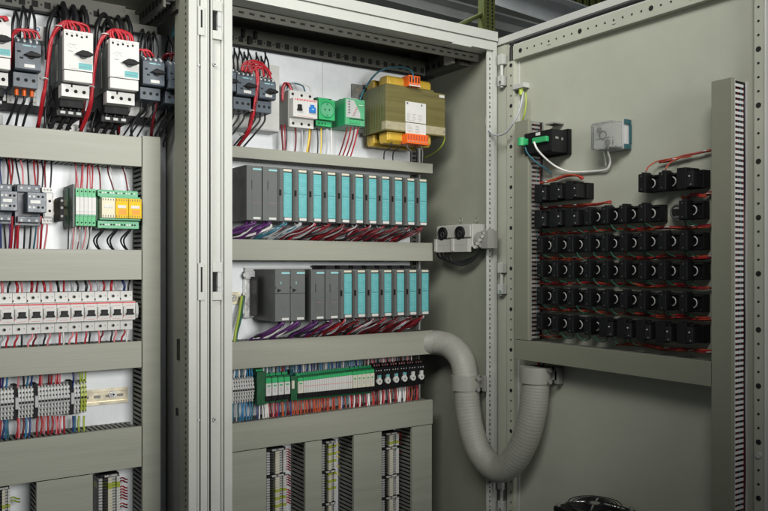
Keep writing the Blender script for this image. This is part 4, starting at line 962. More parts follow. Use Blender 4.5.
for s_, xa_, xb_, za_, zb_ in ((1, .33, .52, zt+.004, zt+.032), (-1, .30, .66, zb-.030, zb-.004)):
    mb = MB(); mb.box(x0+w*xa_, x0+w*xb_, Yf-.012, Yf+.02, za_, zb_, "orange"); n = 4 if s_ > 0 else 8
    for k in range(n):
        q = x0+w*(xa_+(xb_-xa_)*(k+.5)/n); mb.box(q-.0022, q+.0022, Yf-.0126, Yf-.012, za_+.010, zb_-.003, "hole" if s_ > 0 else "wrst"); mb.cyl((q, Yf-.012, za_+.006), (q, Yf-.0135, za_+.006), .002, "steel", 8)
    mb.box(x0+w*xa_, x0+w*xb_, Yf-.0145, Yf-.012, za_, za_+.003, "white" if s_ > 0 else "orange")
    mb.build("terminal_strip", t, .0008)
mb = MB(); xa_, xb_ = x0+w*.315, x0+w*.66
mb.box(xa_, xb_, Yf-.0016, Yf, zb+h*.24, zt-h*.30, "white"); mb.box(xa_, xb_, Yf-.0018, Yf-.0009, zb-.004, zb+h*.22, "white")
mb.box(xa_+.003, xa_+.008, Yf-.002, Yf-.0016, zt-h*.36, zt-h*.32, "print"); mb.box(xb_-.016, xb_-.012, Yf-.002, Yf-.0016, zt-h*.37, zt-h*.33, "print")
for k in range(5):
    for j in range(3): mb.box(xa_+.004+.018*j, xa_+.004+.018*j+random.uniform(.006, .014), Yf-.002, Yf-.0016, zb+h*.28+.004*k, zb+h*.28+.004*k+.0007, "mgrey")
for k in range(5):
    for j in range(2): mb.box(xa_+.005+.026*j, xa_+.005+.026*j+random.uniform(.008, .018), Yf-.0022, Yf-.0018, zb+.002+.004*k, zb+.002+.004*k+.0007, "mgrey")
mb.build("rating_plate", t)
mb = MB(); mb.box(x1-.020, x1-.003, Yf-.001, Yf, zt-h*.10, zt-h*.04, "white"); mb.build("small_label", t)
mb = MB(); q = P(352, 83.5, YP-.006); mb.box(q.x, x0+.03, YP-.006, YP-.001, P(352, 98, YP).z, q.z, "mgrey"); mb.cyl((q.x+.016, YP-.010, q.z-.016), (q.x+.016, YP-.006, q.z-.016), .007, "steel", 10); mb.box(x0-.0, x1, YP-.03, YP-.001, zb+.01, zb+.02, "mgrey")
mb.build("mounting_foot", t, .001)
bundle("cable", [[P(360, 100, 1.70), P(363, 92, 1.705), P(366, 87, 1.71), P(373, 77, 1.72), P(381, 70.5, 1.71), P(393, 67.5, 1.69), P(405, 68, 1.66), P(412, 72, 1.642), P(413.5, 80, 1.637)]], "wtea", "dark blue cable arching over the transformer to its orange terminals", "cable", None, (), .0024)
mb = MB(); mb.ring(P(364.8, 89, 1.708), (.2, .1, 1), .004, .0022, "black", 10, 5); q = P(364.8, 89, 1.708)
solo(mb, "cable_clip", tuple(q), "black clip gripping the dark blue cable at the transformer's flank", "clip")
wire([P(443.5, 131, 1.66), P(444.5, 139, 1.66), P(441, 147, 1.68), P(432, 154, 1.73), P(424, 158, 1.77)], .0022, "wyg", "green-yellow wire curving from the transformer's lower corner to the rail", None)
for k, (u, ue) in enumerate(((392, 384), (402, 393), (408, 411), (416, 416.5), (422, 422))):
    wire([P(u, 142, 1.66), P(u-1, 147, 1.665), P(ue+.5, 152, 1.70), P(ue, 165, 1.745)], .0016, ("wblk", "wblk", "wgry", "wblk", "wwht")[k], f"{('black','black','grey','black','white')[k]} wire under the transformer, {ORD[k]} counted from the green power module", "wires under the transformer")
# sensor bracket under the roof, at the door side
a, b = D(446, 51, 1.33), D(454, 63, 1.33)
t = thing("door_switch", (1.355, a.y, b.z), "pale door switch on a black bracket under the cabinet's roof", "switch")
mb = MB(); mb.box(1.322, 1.334, b.y, a.y, b.z, a.z, "white"); mb.build("housing", t, .001)
mb = MB(); q = D(466, 45, 1.345); mb.box(1.33, 1.366, q.y-.03, b.y, q.z-.012, q.z+.012, "blk2"); mb.box(1.330, 1.335, q.y-.016, q.y-.006, q.z-.006, q.z-.001, "steel"); mb.box(1.328, 1.333, q.y+.012, q.y+.02, q.z+.001, q.z+.005, "steel")
mb.cyl((1.34, q.y-.03, q.z-.016), (1.34, q.y-.045, q.z-.020), .004, "steel", 8); mb.build("bracket", t, .001)
# small labels / clips on back rail
for (u, v, l) in ((243, 33, "first dark cable clip on the perforated roof rail"), (249, 40, "second dark cable clip on the perforated roof rail"), (255, 35, "third dark cable clip on the perforated roof rail")):
    q = P(u, v, 1.772); mb = MB(); mb.box(q.x-.004, q.x+.004, 1.766, 1.7738, q.z-.011, q.z+.009, "blk2"); mb.cyl((q.x, 1.764, q.z+.004), (q.x, 1.766, q.z+.004), .004, "blk2", 8)
    solo(mb, "cable_clip", (q.x, 1.774, q.z), l, "clip", "cable clips on the roof rail", .0008)

# ---- module racks
Yf = 1.66; MW = .040
def mod_teal(x, zt, zb, label):
    t = thing("rack_module", (x+MW/2, YP, zb), label, "rack module", "teal-striped rack modules")
    mb = MB(); mb.box(x+.0005, x+MW-.0005, Yf+.006, YP-.012, zb, zt, "dgrey"); mb.box(x+.0005, x+.0150, Yf+.0008, Yf+.006, zb+.001, zt-.001, "pgrey"); mb.box(x+.0005, x+.006, Yf, Yf+.0008, zb+.001, zt-.004, "dgrey")
    mb.box(x+.0385, x+MW-.0005, Yf, Yf+.006, zb+.001, zt-.003, "dgrey")
    mb.box(x+.0035, x+.0095, Yf-.0006, Yf, zt-.066, zt-.052, "black")
    mb.build("housing", t, .0008)
    mb = MB(); xa, xb = x+.0160, x+.0375
    mb.box(xa, xb, Yf+.001, Yf+.0058, zb+.011, zt-.011, "teal")
    for k in range(2): mb.box(xa+.001, xb-.001, Yf+.0006, Yf+.001, zb+(zt-zb)*(.49)+.0012*k*3, zb+(zt-zb)*.49+.0008+.0012*k*3, "teald" if k else "tealt")
    for k in range(17): mb.box(xa+.003+jit(.001), xa+.003+random.uniform(.006, .014), Yf+.0006, Yf+.001, zb+.016+k*.0056, zb+.0168+k*.0056, "tealt")
    mb.build("label_strip", t, .0006)
    mb = MB(); mb.box(xa+.002, xb-.001, Yf-.0006, Yf+.0056, zb+.003, zb+.010, "white"); mb.build("number_tag", t, .0006)
    mb = MB(); mb.box(xa, xb, Yf+.002, Yf+.0058, zt-.008, zt-.003, "cream"); mb.build("top_tag", t)
    return t
def mod_grey(x, zt, zb, label, cpu=False, key=False):
    t = thing("rack_module", (x+MW/2, YP, zb), label, "rack module", "plain grey rack modules")
    mb = MB(); mb.box(x+.0005, x+MW-.0005, Yf+.005, YP-.012, zb, zt, "dgrey")
    if cpu:
        zm = zb+(zt-zb)*.535
        mb.box(x+.0008, x+MW-.0008, Yf, Yf+.005, zb+.001, zm-.0006, "pgrey"); mb.box(x+.0008, x+MW-.0008, Yf, Yf+.005, zm+.0006, zt-.001, "pgrey")
        mb.box(x+.0145, x+.0165, Yf-.0004, Yf, zt-.035, zt-.029, "tealt"); mb.box(x+.0005, x+.0025, Yf-.0004, Yf, zm+.012, zm+.016, "hole")
        mb.poly([(x+.006, zm+.003), (x+.006, zm+.0125), (x+.017, zm+.0078)], 'y', Yf-.0008, Yf, "hole")
    else:
        mb.box(x+.0008, x+.0135, Yf-.002, Yf+.005, zb+.001, zt-.001, "pgrey"); mb.box(x+.0145, x+MW-.0008, Yf, Yf+.005, zb+.001, zt-.001, "pgrey")
        mb.box(x+.0128, x+.0142, Yf-.0024, Yf, zt-.055, zt-.035, "hole"); mb.box(x+.015, x+MW-.001, Yf-.0003, Yf, zb+.042, zb+.0424, "wpink")
    mb.build("housing", t, .0008)
    mb = MB(); mb.box(x+.017, x+.0385, Yf-.0006, Yf, zt-.0105, zt-.0065, "tealt"); mb.build("badge", t)
    mb = MB(); mb.box(x+.0175, x+.036, Yf-.0012, Yf, zb+.003, zb+.0085, "white"); mb.build("number_tag", t, .0006)
    return t
for row, zt, zb in (("upper", P(246, 164.7, Yf).z, P(246, 220.3, Yf).z), ("lower", P(275, 269.5, Yf).z, P(275, 322, Yf).z)):
    if row == "upper":
        xs = XA(246, Yf)
        mod_grey(xs, zt, zb, "plain grey module of the upper rack showing its deep dark flank"); mod_grey(xs+MW, zt, zb, "plain grey module of the upper rack touching the first teal-striped one")
        xt = xs+2*MW; n = 11
    else:
        xs = XA(275, Yf)
        mod_grey(xs, zt, zb, "split-front grey module of the lower rack showing its deep dark flank", True); mod_grey(xs+MW, zt, zb, "split-front grey module of the lower rack beside the black gap", True)
        mb = MB(); mb.box(xs+2*MW+.0005, xs+2*MW+.0128, Yf+.03, YP-.012, zb, zt, "black"); solo(mb, "filler_plate", (xs+2*MW, YP, zb), "black filler closing the gap in the lower rack", "filler plate", None, .0008)
        xg = xs+2*MW+.0135
        mod_grey(xg, zt, zb, "plain grey module of the lower rack just after the black gap"); mod_grey(xg+MW, zt, zb, "plain grey module of the lower rack touching the first teal-striped one")
        xt = xg+2*MW; n = 7
    m0 = mod_teal(xt, zt, zb, f"teal-striped module of the {row} rack, first after the plain grey ones")
    for k in range(1, n):
        mod_teal(xt+MW*k, zt, zb, f"teal-striped module of the {row} rack, {ORD[k]} after the plain grey ones" if k < n-1 else f"teal-striped module ending the {row} rack towards the cabinet's side wall")
    xe_ = xt+MW*n
    mb = MB(); mb.box((.66 if row == "upper" else XA(245, YP-.01)), xe_, YP-.011, YP-.0005, zb+.004, zt+(.004 if row == "lower" else -.004), "lgrey")
    if row == "lower":
        for k in range(n): mb.box(xt+MW*k-.010, xt+MW*k+.0148, Yf+.045, YP-.011, zt+.0005, zt+.010, "blk2")
    solo(mb, "rack_rail", (xs, YP, zb), f"profile rail carrying the {row} rack of modules", "mounting rail")
    # cable bundles leaving the module feet
    ztop = ZR[1][0] if row == "upper" else ZR[2][0]; tot = n+(2 if row == "upper" else 4)
    for k in range(tot):
        xm = (xs+MW*k if row == "upper" or k < 2 else xs+.0135+MW*k)+.024
        if row == "upper": col = (["wvio", "wvio"], ["wvio", "wvio"], ["wtea", "wtea", "wgry"], ["wgry", "wgry", "wtea"])[k] if k < 4 else ["wdred", "wblk", "wdred", "wdred", "wblk", "wred", "wgry", "wdred"]
        else: col = (["wvio", "wvio"], ["wvio", "wvio"], ["wvio", "wblk"], ["wdred", "wblk", "wvio"])[k] if k < 4 else ["wdred", "wblk", "wdred", "wdred", "wblk", "wred", "wgry", "wdred"]
        big = k < 2 or (row == "lower" and k < 3); st = []; L_ = .062 if row == "upper" else .048
        nst = 5 if big else 13; zt_ = (zb-ztop)
        for i in range(nst):
            j = lambda s_=.0068: V(jit(s_), jit(.005), jit(s_*.7))
            st.append([V(xm+jit(.005), 1.675, zb+.006), V(xm-.002+jit(.004), 1.672, zb-.006)+j(.001), V(xm-L_*.45, 1.69, zb-zt_*.5)+j(), V(xm-L_*.85, 1.715, ztop+.006)+j(), V(xm-L_*1.05, 1.742, ztop-.012)+j(.002)])
        for i in range(3):
            y0_ = V(xm-.004+jit(.008), 1.684, zb-.001); c_ = (("wgry", "wwht", "wblk") if not big else ("wwht", "wvio", "wgry"))[i]
            st.append([y0_, y0_+V(jit(.006), -.004, -.012), V(xm-L_*.5+jit(.012), 1.70, zb-zt_*.72+jit(.005)), V(xm-L_*.9+jit(.014), 1.726, ztop+.004), V(xm-L_*.8+jit(.016), 1.742, ztop-.012)])
        col = [col[i % len(col)] for i in range(nst)]+list(("wgry", "wdred", "wblk") if not big else ("wwht", "wvio", "wblk"))
        nm = "violet" if big else ("grey and teal" if k < 4 and row == "upper" else "dark red")
        bundle("cable_bundle", st, None, f"{nm} cable bundle bending from the {row} rack's {ORD[k]} module into the duct", "cable bundle", f"cable bundles under the {row} rack", (((V(xm-.004, 1.676, zb-.006), .0055),) if (not big and k % 2) else ()), .0034 if big else .0020, 6, col)
# rack end: bracket, rail end and the green-yellow earth wire
a, b = P(240.5, 271, 1.775), P(252, 318, 1.775)
t = thing("rack_bracket", (a.x, YP, b.z), "bright metal end bracket of the lower rack's rail", "bracket")
mb = MB(); mb.box(a.x+.010, b.x+.012, 1.772, 1.778, a.z-.02, a.z, "lgrey"); mb.box(a.x+.012, b.x-.006, 1.774, YP-.001, b.z, a.z-.02, "steel"); mb.build("plate", t, .001)
for z in (a.z-.010, (a.z+b.z)/2, b.z+.008):
    mb = MB(); mb.cyl((a.x+.012, 1.765, z), (a.x+.012, 1.774, z), .006, "steel", 10); mb.build("screw", t)
mb = MB(); mb.box(b.x-.002, XA(256, 1.74), 1.735, 1.772, b.z+.006, a.z-.014, "black"); solo(mb, "filler_block", (b.x, 1.772, b.z), "black end cap between the rail bracket and the lower rack", "filler block", None, .001)
a, b = P(228, 292, YP-.006), P(240.5, 304, YP-.006); mb = MB(); mb.box(a.x, b.x, YP-.006, YP-.0005, b.z, a.z, "zinc"); mb.cyl(((a.x+b.x)/2-.002, YP-.009, (a.z+b.z)/2), ((a.x+b.x)/2-.002, YP-.006, (a.z+b.z)/2), .005, "steel", 10); mb.ring(((a.x+b.x)/2-.002, YP-.0062, (a.z+b.z)/2), (0, 1, 0), .0075, .001, "mgrey", 14, 5)
solo(mb, "mounting_rail", ((a.x+b.x)/2, YP, b.z), "short zinc rail end with screw peeping out beside the double post", "mounting rail")
wire([P(242, 296, 1.77), P(240.5, 305, 1.765), P(238.5, 318, 1.755), P(235.5, 332, 1.745), P(234, 345, 1.745)], .0034, "wyg", "thick green-yellow earth wire dropping from the lower rack's bracket", None)
wire([P(243.5, 296, 1.772), P(242.5, 306, 1.768), P(240.5, 320, 1.758), P(237, 334, 1.75), P(236, 345, 1.747)], .0026, "wgrn", "dark green wire beside the thick green-yellow earth wire", None)

# ---- green terminal row
Yf = 1.735
zt, zb = P(240, 377, Yf).z, P(240, 404, Yf).z
xa, xb = XA(228, Yf), XA(255, Yf); n = round((xb-xa)/.0062); w = (xb-xa)/n
for k in range(n): term(xa+w*k, w, "lgrey", "white", f"grey double terminal beside the post, {ORD[n-1-k]} from the green relays", zt, zb, Yf, "grey terminals beside the double post")
GA, GB = "wires above the green terminal row", "wires below the green terminal row"
for k in range(9):
    u = 230.5+2.7*k; m = random.choice(["wblu", "wblu", "wtea", "wwht"] if k < 6 else ["wwht", "wblu", "wgry"])
    vw(u+jit(.8), 366, u, 379, m, .0021, f"{CN[m]} wire above the grey terminals beside the post", GA, 1.745, 1.75, .002)
    m = random.choice(["wblu", "wblu", "wtea", "wgry"]); vw(u, 402, u-1+jit(1.5), 424, m, .0021, f"{CN[m]} wire below the grey terminals beside the post", GB, 1.75, 1.745, .003)
# slim green relays with white fronts
def slim(ua, ub, vt, vg, vb, label, face="white", grp="slim green terminal relays", dp=0., lt="greenl"):
    Yq = 1.728-dp; x0, x1 = XA(ua, Yq), XA(ub, Yq)-.0004; z0, z1, zg = P(ua, vb, Yq).z, P(ua, vt, Yq).z, P(ua, vg, Yq).z
    t = thing("terminal_relay", ((x0+x1)/2, YP, z0), label, "relay", grp)
    mb = MB(); mb.box(x0, x1, Yq+.004, YP-.008, z0-.012, z1+.004, "greend"); mb.box(x0, x1, Yq+.0005, Yq+.012, zg, z1, lt); mb.box(x0, x1, Yq+.014, Yq+.03, z1+.004, z1+.010, "green")
    mb.cyl(((x0+x1)/2, Yq+.018, z1+.010), ((x0+x1)/2, Yq+.018, z1+.0115), min(.002, (x1-x0)*.3), "lgrey", 6); mb.box(x0, x1, Yq+.012, Yq+.02, z0-.020, z0-.012, "greend"); mb.box(x0, x1, Yq+.002, Yq+.004, z0-.013, z0-.0008, "black")
    mb.build("housing", t)
    mb = MB(); mb.box(x0+.0002, x1-.0002, Yq-.001, Yq+.004, z0, zg-.0004, face)
    if x1-x0 > .009: mb.box((x0+x1)/2-.002, (x0+x1)/2+.002, Yq-.0014, Yq-.001, z0+.008, z0+.020, "lgrey"); mb.box(x0+.003, x1-.003, Yq-.0014, Yq-.001, z0+.022, z0+.026, "greenp")
    else: mb.box(x0+.001, x1-.001, Yq-.0014, Yq-.001, z0+.0155, z0+.017, "wpink")
    mb.build("label_front", t)
for k in range(4):
    ua = 266+6.2*k; slim(ua, ua+5.6, 378.5-.5*k, 383.5-.6*k, 396.2-.7*k, f"green relay with tall white front, {ORD[k]} of the four beside the grey terminals", "white", "four green relays", .006)
mb = MB(); q0, q1 = P(256, 372, 1.735), P(265.6, 404, 1.735); mb.box(q0.x, q1.x-.001, 1.728, YP-.008, q1.z, q0.z, "greend"); mb.box(q0.x+.002, q1.x-.004, 1.74, 1.76, q0.z, q0.z+.006, "green")
solo(mb, "end_cover", tuple(q1), "dark green end cover flanking the four white-fronted relays", "end cover", None, .001)
mb = MB(); q0, q1 = P(290.5, 376, 1.735), P(297.2, 400, 1.735); mb.box(q0.x, q1.x-.001, 1.732, YP-.008, q1.z, q0.z, "greend"); mb.box(q0.x+.002, q1.x-.003, 1.75, 1.77, q0.z, q0.z+.012, "greenl"); mb.box(q0.x+.001, q0.x+.008, 1.728, 1.734, q1.z+.03, q1.z+.05, "cream")
solo(mb, "end_cover", tuple(q1), "dark green end cover between the four relays and the long green row", "end cover", None, .001)
vt = lambda u: 378.2-(u-298)*.118; vbt = lambda u: 393.3-(u-298)*.096
slim(298, 303.4, vt(298), vt(298)+3.2, vbt(298), "cream-fronted green module opening the long green row", "cream", "long row of slim green modules")
n = 22; xa, xb = XA(303.6, 1.728), XA(352.6, 1.728); us = [CU+F*math.tan(math.atan((xa+(xb-xa)*k/n)/1.728)-TH) for k in range(n+1)]
for k in range(n):
    slim(us[k], us[k+1], vt(us[k]), vt(us[k])+3.2-.01*k, vbt(us[k]), f"thin green module with white front, {ORD[k]} after the cream one", "white", "long row of slim green modules")
for k in range(5):
    ua = 353+4.3*k; slim(ua, ua+4.2, vt(ua), vt(ua)+3.4, vbt(ua), f"cream-fronted green module, {ORD[k]} of five before the black sockets", "cream", "long row of slim green modules")
# black relay sockets with white caps
for k in range(6):
    ua = 375+8.4*k; Yq = 1.728; x0, x1 = XA(ua, Yq), XA(ua+8.2, Yq)-.0006; z1 = P(ua, 372.5-.75*k, Yq).z; z0 = P(ua, 388-1.2*k, Yq).z
    t = thing("relay_socket", ((x0+x1)/2, YP, z0), f"black relay socket with white cap, {ORD[k]} after the long green row", "relay socket", "black sockets with white caps")
    mb = MB(); mb.box(x0, x1, Yq+.002, YP-.008, z0-.008, z1+.012, "black"); mb.box(x0+.002, x1-.002, Yq+.012, Yq+.03, z1+.012, z1+.022, "blk2")
    for j in range(3):
        q = x0+(x1-x0)*(.2+.3*j); mb.cyl((q, Yq+.0015, z1+.004), (q, Yq+.003, z1+.004), .0016, "lgrey", 6); mb.cyl((q, Yq+.011, z1+.017), (q, Yq+.013, z1+.017), .0018, "wpink", 6)
    mb.build("base", t, .0008)
    mb = MB(); c = (x0+x1)/2; zc_ = (z0+z1)/2
    mb.cyl((c, Yq-.004, zc_-.004), (c, Yq+.002, zc_-.004), .0082, "white", 14); mb.box(c-.004, c+.004, Yq-.005, Yq+.002, zc_-.002, zc_+.012, "white"); mb.box(c-.0042, c+.0042, Yq-.0052, Yq-.001, zc_+.006, zc_+.013, "teal" if k < 4 else "white"); mb.cyl((c, Yq-.0045, zc_-.004), (c, Yq-.004, zc_-.004), .003, "mgrey", 10)
    mb.build("cap", t, .0008)
# wires of the long row
def where(u): return "four white-fronted relays" if u < 292 else "long green row" if u < 375 else "black sockets"
for k in range(74):
    u = 262+2.15*k+jit(.6); v1 = 364-(u-232)*.052
    m = random.choice(["wblu", "wtea", "wtea", "wdblu", "wblk", "wwht"] if u < 362 else ["wpink", "wblk", "wdred", "wwht", "wpink", "wblk"])
    if 274 < u < 290: m = random.choice(["wdred", "wpink", "wblk", "wblu"])
    vw(u+jit(1.2), v1-3, u, vt(u)-1.5+(3 if u > 374 else 0)+(1 if u < 292 else 0), m, .0017, f"{CN[m]} wire between the hose duct and the {where(u)}", GA, 1.745, 1.752, .002)
for k in range(86):
    u = 258+1.88*k+jit(.5)
    if 258 <= u < 276: m = random.choice(["wred", "wdred", "wwht", "wpink", "wwht"])
    elif u < 284: m = random.choice(["wrst", "worg", "wdblu", "wred"])
    elif u < 292: m = random.choice(["wdblu", "wwht", "wtea", "wdred", "wgry"])
    elif u < 340: m = random.choice(["wrst", "worg", "wrst", "worg", "wdred", "wrst"])
    elif u < 350: m = random.choice(["wtea", "wgry", "wrst", "wdblu"])
    else: m = random.choice(["wred", "wdred", "wpink", "wwht", "wred", "wblk", "wrst"])
    v0 = vbt(u)+3.5 if u < 374 else vbt(u)+2; vE = 420.5-(u-258)*.115
    vw(u, v0, u+jit(1.6), vE+2.5, m, .0020, f"{CN[m]} wire between the {where(u)} and the tall duct below", GB, 1.75, 1.743, .004)

# ------------------------------------------------------------------ hose, socket pair, earth cable
def hosept(u, v, X=None, Y=None): return D(u, v, X) if X else P(u, v, Y)
pts = [V(1.304, 1.705+.022, P(433, 343, 1.70).z-.001), V(1.325, 1.70, P(433, 343, 1.70).z), hosept(451, 347, X=1.338), hosept(462, 360, X=1.338), hosept(466, 382, X=1.334), hosept(468, 408, X=1.334), hosept(473, 435, X=1.336), hosept(482, 456, X=1.34), hosept(497, 469, X=1.344), hosept(512, 462, X=1.348), hosept(525, 440, X=1.352), hosept(532, 415, X=1.355), hosept(535, 392, X=1.358), hosept(536, 368, X=1.36)]
root = pts[4]; mb = MB()
mb.tube([p-root for p in pts], .0335, "hose", 20, 24, rad=lambda t, i: 1.0+(.013 if i % 3 == 0 else -.006))
hs = mb.build("corrugated_hose"); hs.location = root; tag(hs, "thick grey corrugated hose sagging from the cabinet duct to the door", "hose")
for c, ax, l, side in ((hosept(466, 382, X=1.334), (0, .02, 1), "grey pipe clip holding the hose to the cabinet's side wall", XW), (hosept(535.5, 374, X=1.36), (0, 0, 1), "grey pipe clip holding the hose end to the door", XD)):
    t = thing("pipe_clip", tuple(c), l, "pipe clip", "pipe clips on the hose")
    mb = MB(); mb.cyl(c-Vector(ax).normalized()*.020, c+Vector(ax).normalized()*.018, .0385, "hose", 28); mb.build("collar", t, .001)
    mb = MB(); mb.box(min(c.x+.02, side-.006), side-.0005, c.y-.05, c.y+.03, c.z-.012, c.z+.012, "hose"); mb.box(side-.02, side-.0005, c.y-.054, c.y-.042, c.z-.02, c.z+.02, "mgrey"); mb.build("foot", t, .001)
    for s_ in (-1, 1):
        mb = MB(); mb.cyl((c.x+.004, c.y-.040, c.z+s_*.014), (c.x+.004, c.y-.046, c.z+s_*.014), .006, "mgrey", 10); mb.build("screw", t)
wire([D(538, 366, 1.368), D(540, 360, 1.366), D(543, 356, 1.37), D(546, 352, 1.38)], .004, "wdred", "dark red bundle emerging from the hose end on the door", None)
wire([D(541, 366, 1.368), D(546, 361, 1.366), D(551, 360, 1.37), D(556, 357, 1.38)], .0035, "wblk", "black bundle emerging from the hose end on the door", None)
# pair of round-lens devices on the side wall
x0 = 1.315
a, b = D(435.5, 226, x0), D(470, 252.5, x0); zt, zb = a.z, b.z+.002
t = thing("wall_socket_pair", (XW, (a.y+b.y)/2, zb), "pale double device with two black round lenses on the cabinet's side wall", "wall device")
mb = MB(); mb.box(x0+.008, XW-.002, b.y, a.y, zb+.012, zt, "sock"); mb.box(x0+.002, x0+.008, b.y+.002, a.y-.002, zb+.038, zt-.002, "sock"); mb.box(XW-.012, XW-.0005, b.y-.03, a.y+.01, zb+.03, zb+.06, "mgrey")
mb.build("housing", t, .002)
for k in range(2):
    ya = a.y-.004-k*(a.y-b.y)*.5; yb = ya-(a.y-b.y)*.44
    mb = MB(); mb.box(x0-.004, x0+.008, yb, ya, zb, zb+.034, "sock"); mb.box(x0-.008, x0+.001, ya-.008, ya, zb+.002, zb+.036, "sock"); mb.box(x0-.0044, x0-.004, yb+.01, ya-.014, zb+.018, zb+.0186, "mgrey"); mb.build("front_cover", t, .001)
    c = (ya+yb)/2+.004; zl = zt-.023
    mb = MB(); mb.cyl((x0-.003, c, zl), (x0+.002, c, zl), .0185, "black", 24); mb.ring((x0-.003, c, zl), (1, 0, 0), .0165, .002, "black", 24, 6); mb.ring((x0-.0034, c-.003, zl-.002), (1, 0, 0), .007, .0008, "dgrey", 14, 5); mb.build("lens", t)
mb = MB(); q = D(479, 240, 1.33); mb.cyl((1.347, b.y-.002, q.z), (1.347, YA(481, 1.338), q.z), .022, "mgrey", 14); mb.box(1.338, XW-.001, YA(488, 1.338), YA(481, 1.338), q.z-.022, q.z+.024, "mgrey")
for k in range(5): mb.cyl((1.332+.004*k, b.y-.006-.005*k, q.z-.018+.009*k), (1.322+.004*k, b.y-.010-.005*k, q.z-.018+.009*k), .0045, "sock", 8)
mb.build("cable_gland", t, .001)
for k in range(4):
    wire([D(437+4*k, 252, 1.33), D(440+4*k, 258+k, 1.335), D(455+2*k, 262.5+.8*k, 1.34), D(472, 258+k, 1.345), D(481, 250, 1.35), D(484, 242, 1.355)], .0028, "wblk", f"black cable looping under the double lens device, {ORD[k]} counted from its duct side", "cable loops under the lens device", cat="cable")
# green-yellow earth cable between frame and door
bundle("earth_cable", [[D(489.5, 105, 1.37), D(486.5, 118, 1.372), D(487.5, 128, 1.365), D(495, 135, 1.36), D(505, 133, 1.355), D(514, 122, 1.358), D(520, 108, 1.365), D(523.5, 92, 1.376)]], "wgry", "pale earth cable slung in a loop from cabinet frame to door stud", "cable", None, (), .0026)
bundle("earth_cable", [[D(525.5, 93, 1.376), D(526, 104, 1.372), D(524, 116, 1.372), D(520.5, 124, 1.38)]], "wyg", "short green-yellow earth cable hanging from the door stud into the duct", "cable", None, (), .0022)

# ------------------------------------------------------------------ on the door: black device, clear relay, switches, fan
xf = 1.335
a, b = D(524, 129, xf), D(551, 150, xf); yA, yB = a.y, YA(551, xf); yE = YA(584, 1.395)
t = thing("door_controller", (XD, (yA+yB)/2, D(551, 153, xf).z), "black boxed controller with a green plug on the door", "controller")
zt, zb = D(551, 128.5, xf).z, D(551, 151, xf).z
mb = MB(); mb.box(xf+.004, XD-.012, yB, yA, zb, zt, "blk2"); mb.box(xf, xf+.004, yB+.001, yA-.001, zb+.002, zt-.002, "black"); mb.box(XD-.012, XD-.0005, yB-.004, yA+.004, zb-.004, zt+.004, "black")
for k in range(5): mb.box(xf+.01+.009*k, xf+.014+.009*k, yB+.006, yA-.006, zb-.0006, zb, "hole")
mb.box(xf+.014, xf+.024, yB-.0006, yB, zt-.022, zt-.017, "mgrey"); mb.box(xf+.034, xf+.040, yB-.0006, yB, zt-.024, zt-.018, "mgrey")
mb.build("housing", t, .0015)
mb = MB(); q = D(538, 134, xf); mb.box(xf-.0008, xf, q.y-.007, q.y+.007, q.z-.0035, q.z+.0035, "white"); mb.build("label", t)
mb = MB(); q = D(541, 140.5, xf); mb.box(xf-.010, xf, yB+.006, q.y+.02, q.z-.006, q.z+.007, "greenl"); mb.build("plug", t, .0015)
q = D(523, 142, 1.325); mb = MB(); mb.box(1.318, 1.336, q.y-.008, q.y+.012, q.z-.008, q.z+.008, "greenl"); mb.cyl((1.322, q.y+.002, q.z-.009), (1.322, q.y+.002, q.z+.0095), .0095, "greenl", 10); solo(mb, "cable_plug", tuple(q), "bright green cable plug poking out beside the black controller", "plug", None, .002)
wire([D(534, 142, 1.322), D(537, 149, 1.325), D(544, 157, 1.345), D(555, 166, 1.375), D(568, 171.5, 1.39), D(580, 172, 1.392), D(598, 171, 1.392), D(607, 169, 1.39), D(610, 161, 1.388), D(607, 150, 1.382)], .0026, "wwht", "white cable from the green plug across the door to the clear relay", None, "cable", cat="cable")
wire([D(525, 147, 1.33), D(528, 154, 1.335), D(536, 162, 1.35), D(546, 169, 1.375), D(551, 174, 1.39)], .0022, "wtea", "dark teal wire from the green plug down to the uppermost switches", None)
# clear relay
xf = 1.345; a = D(591, 121, xf); yA, yB = YA(590.5, xf), YA(612, xf); zt, zb = D(590.5, 124, xf).z, D(590.5, 150, xf).z; yE = YA(632, 1.398)
t = thing("clear_relay", (XD, (yA+yB)/2, zb), "clear plastic cased relay with dark teal feet on the door", "relay")
mb = MB(); mb.box(xf, XD-.022, yB, yA, zb, zt, "clear"); mb.build("clear_cover", t, .002)
mb = MB(); mb.box(xf+.012, XD-.008, yB+.004, yA-.004, zb+.003, zt-.003, "white"); mb.box(XD-.020, XD-.0005, yB-.006, yA+.002, zb-.002, zt+.002, "lgrey")
mb.cyl((xf+.0115, yA-.02, zt-.016), (xf+.005, yA-.02, zt-.016), .006, "mgrey", 10); mb.cyl((xf+.0115, yB+.016, zb+.012), (xf+.005, yB+.016, zb+.012), .007, "mgrey", 10); mb.ring((xf+.010, (yA+yB)/2, (zt+zb)/2), (1, 0, 0), .009, .0016, "mgrey", 16, 5); mb.box(xf+.0105, xf+.012, yB+.01, yA-.01, zt-.036, zt-.034, "mgrey")
mb.build("mechanism", t, .001)
for z in (zb-.002, zt-.006):
    mb = MB(); mb.box(XD-.024, XD-.003, yB-.0095, yB-.0062, z-.001, z+.010, "teald"); mb.box(XD-.008, XD-.001, yB-.0095, yB-.0062, zb+.009, zt-.007, "teald") if z < zb else None; mb.build("foot", t, .001)
wire([D(603, 150, 1.382), D(605, 158, 1.388), D(606, 166, 1.391)], .0018, "wwht", "thin white wire hanging from the clear relay", None)
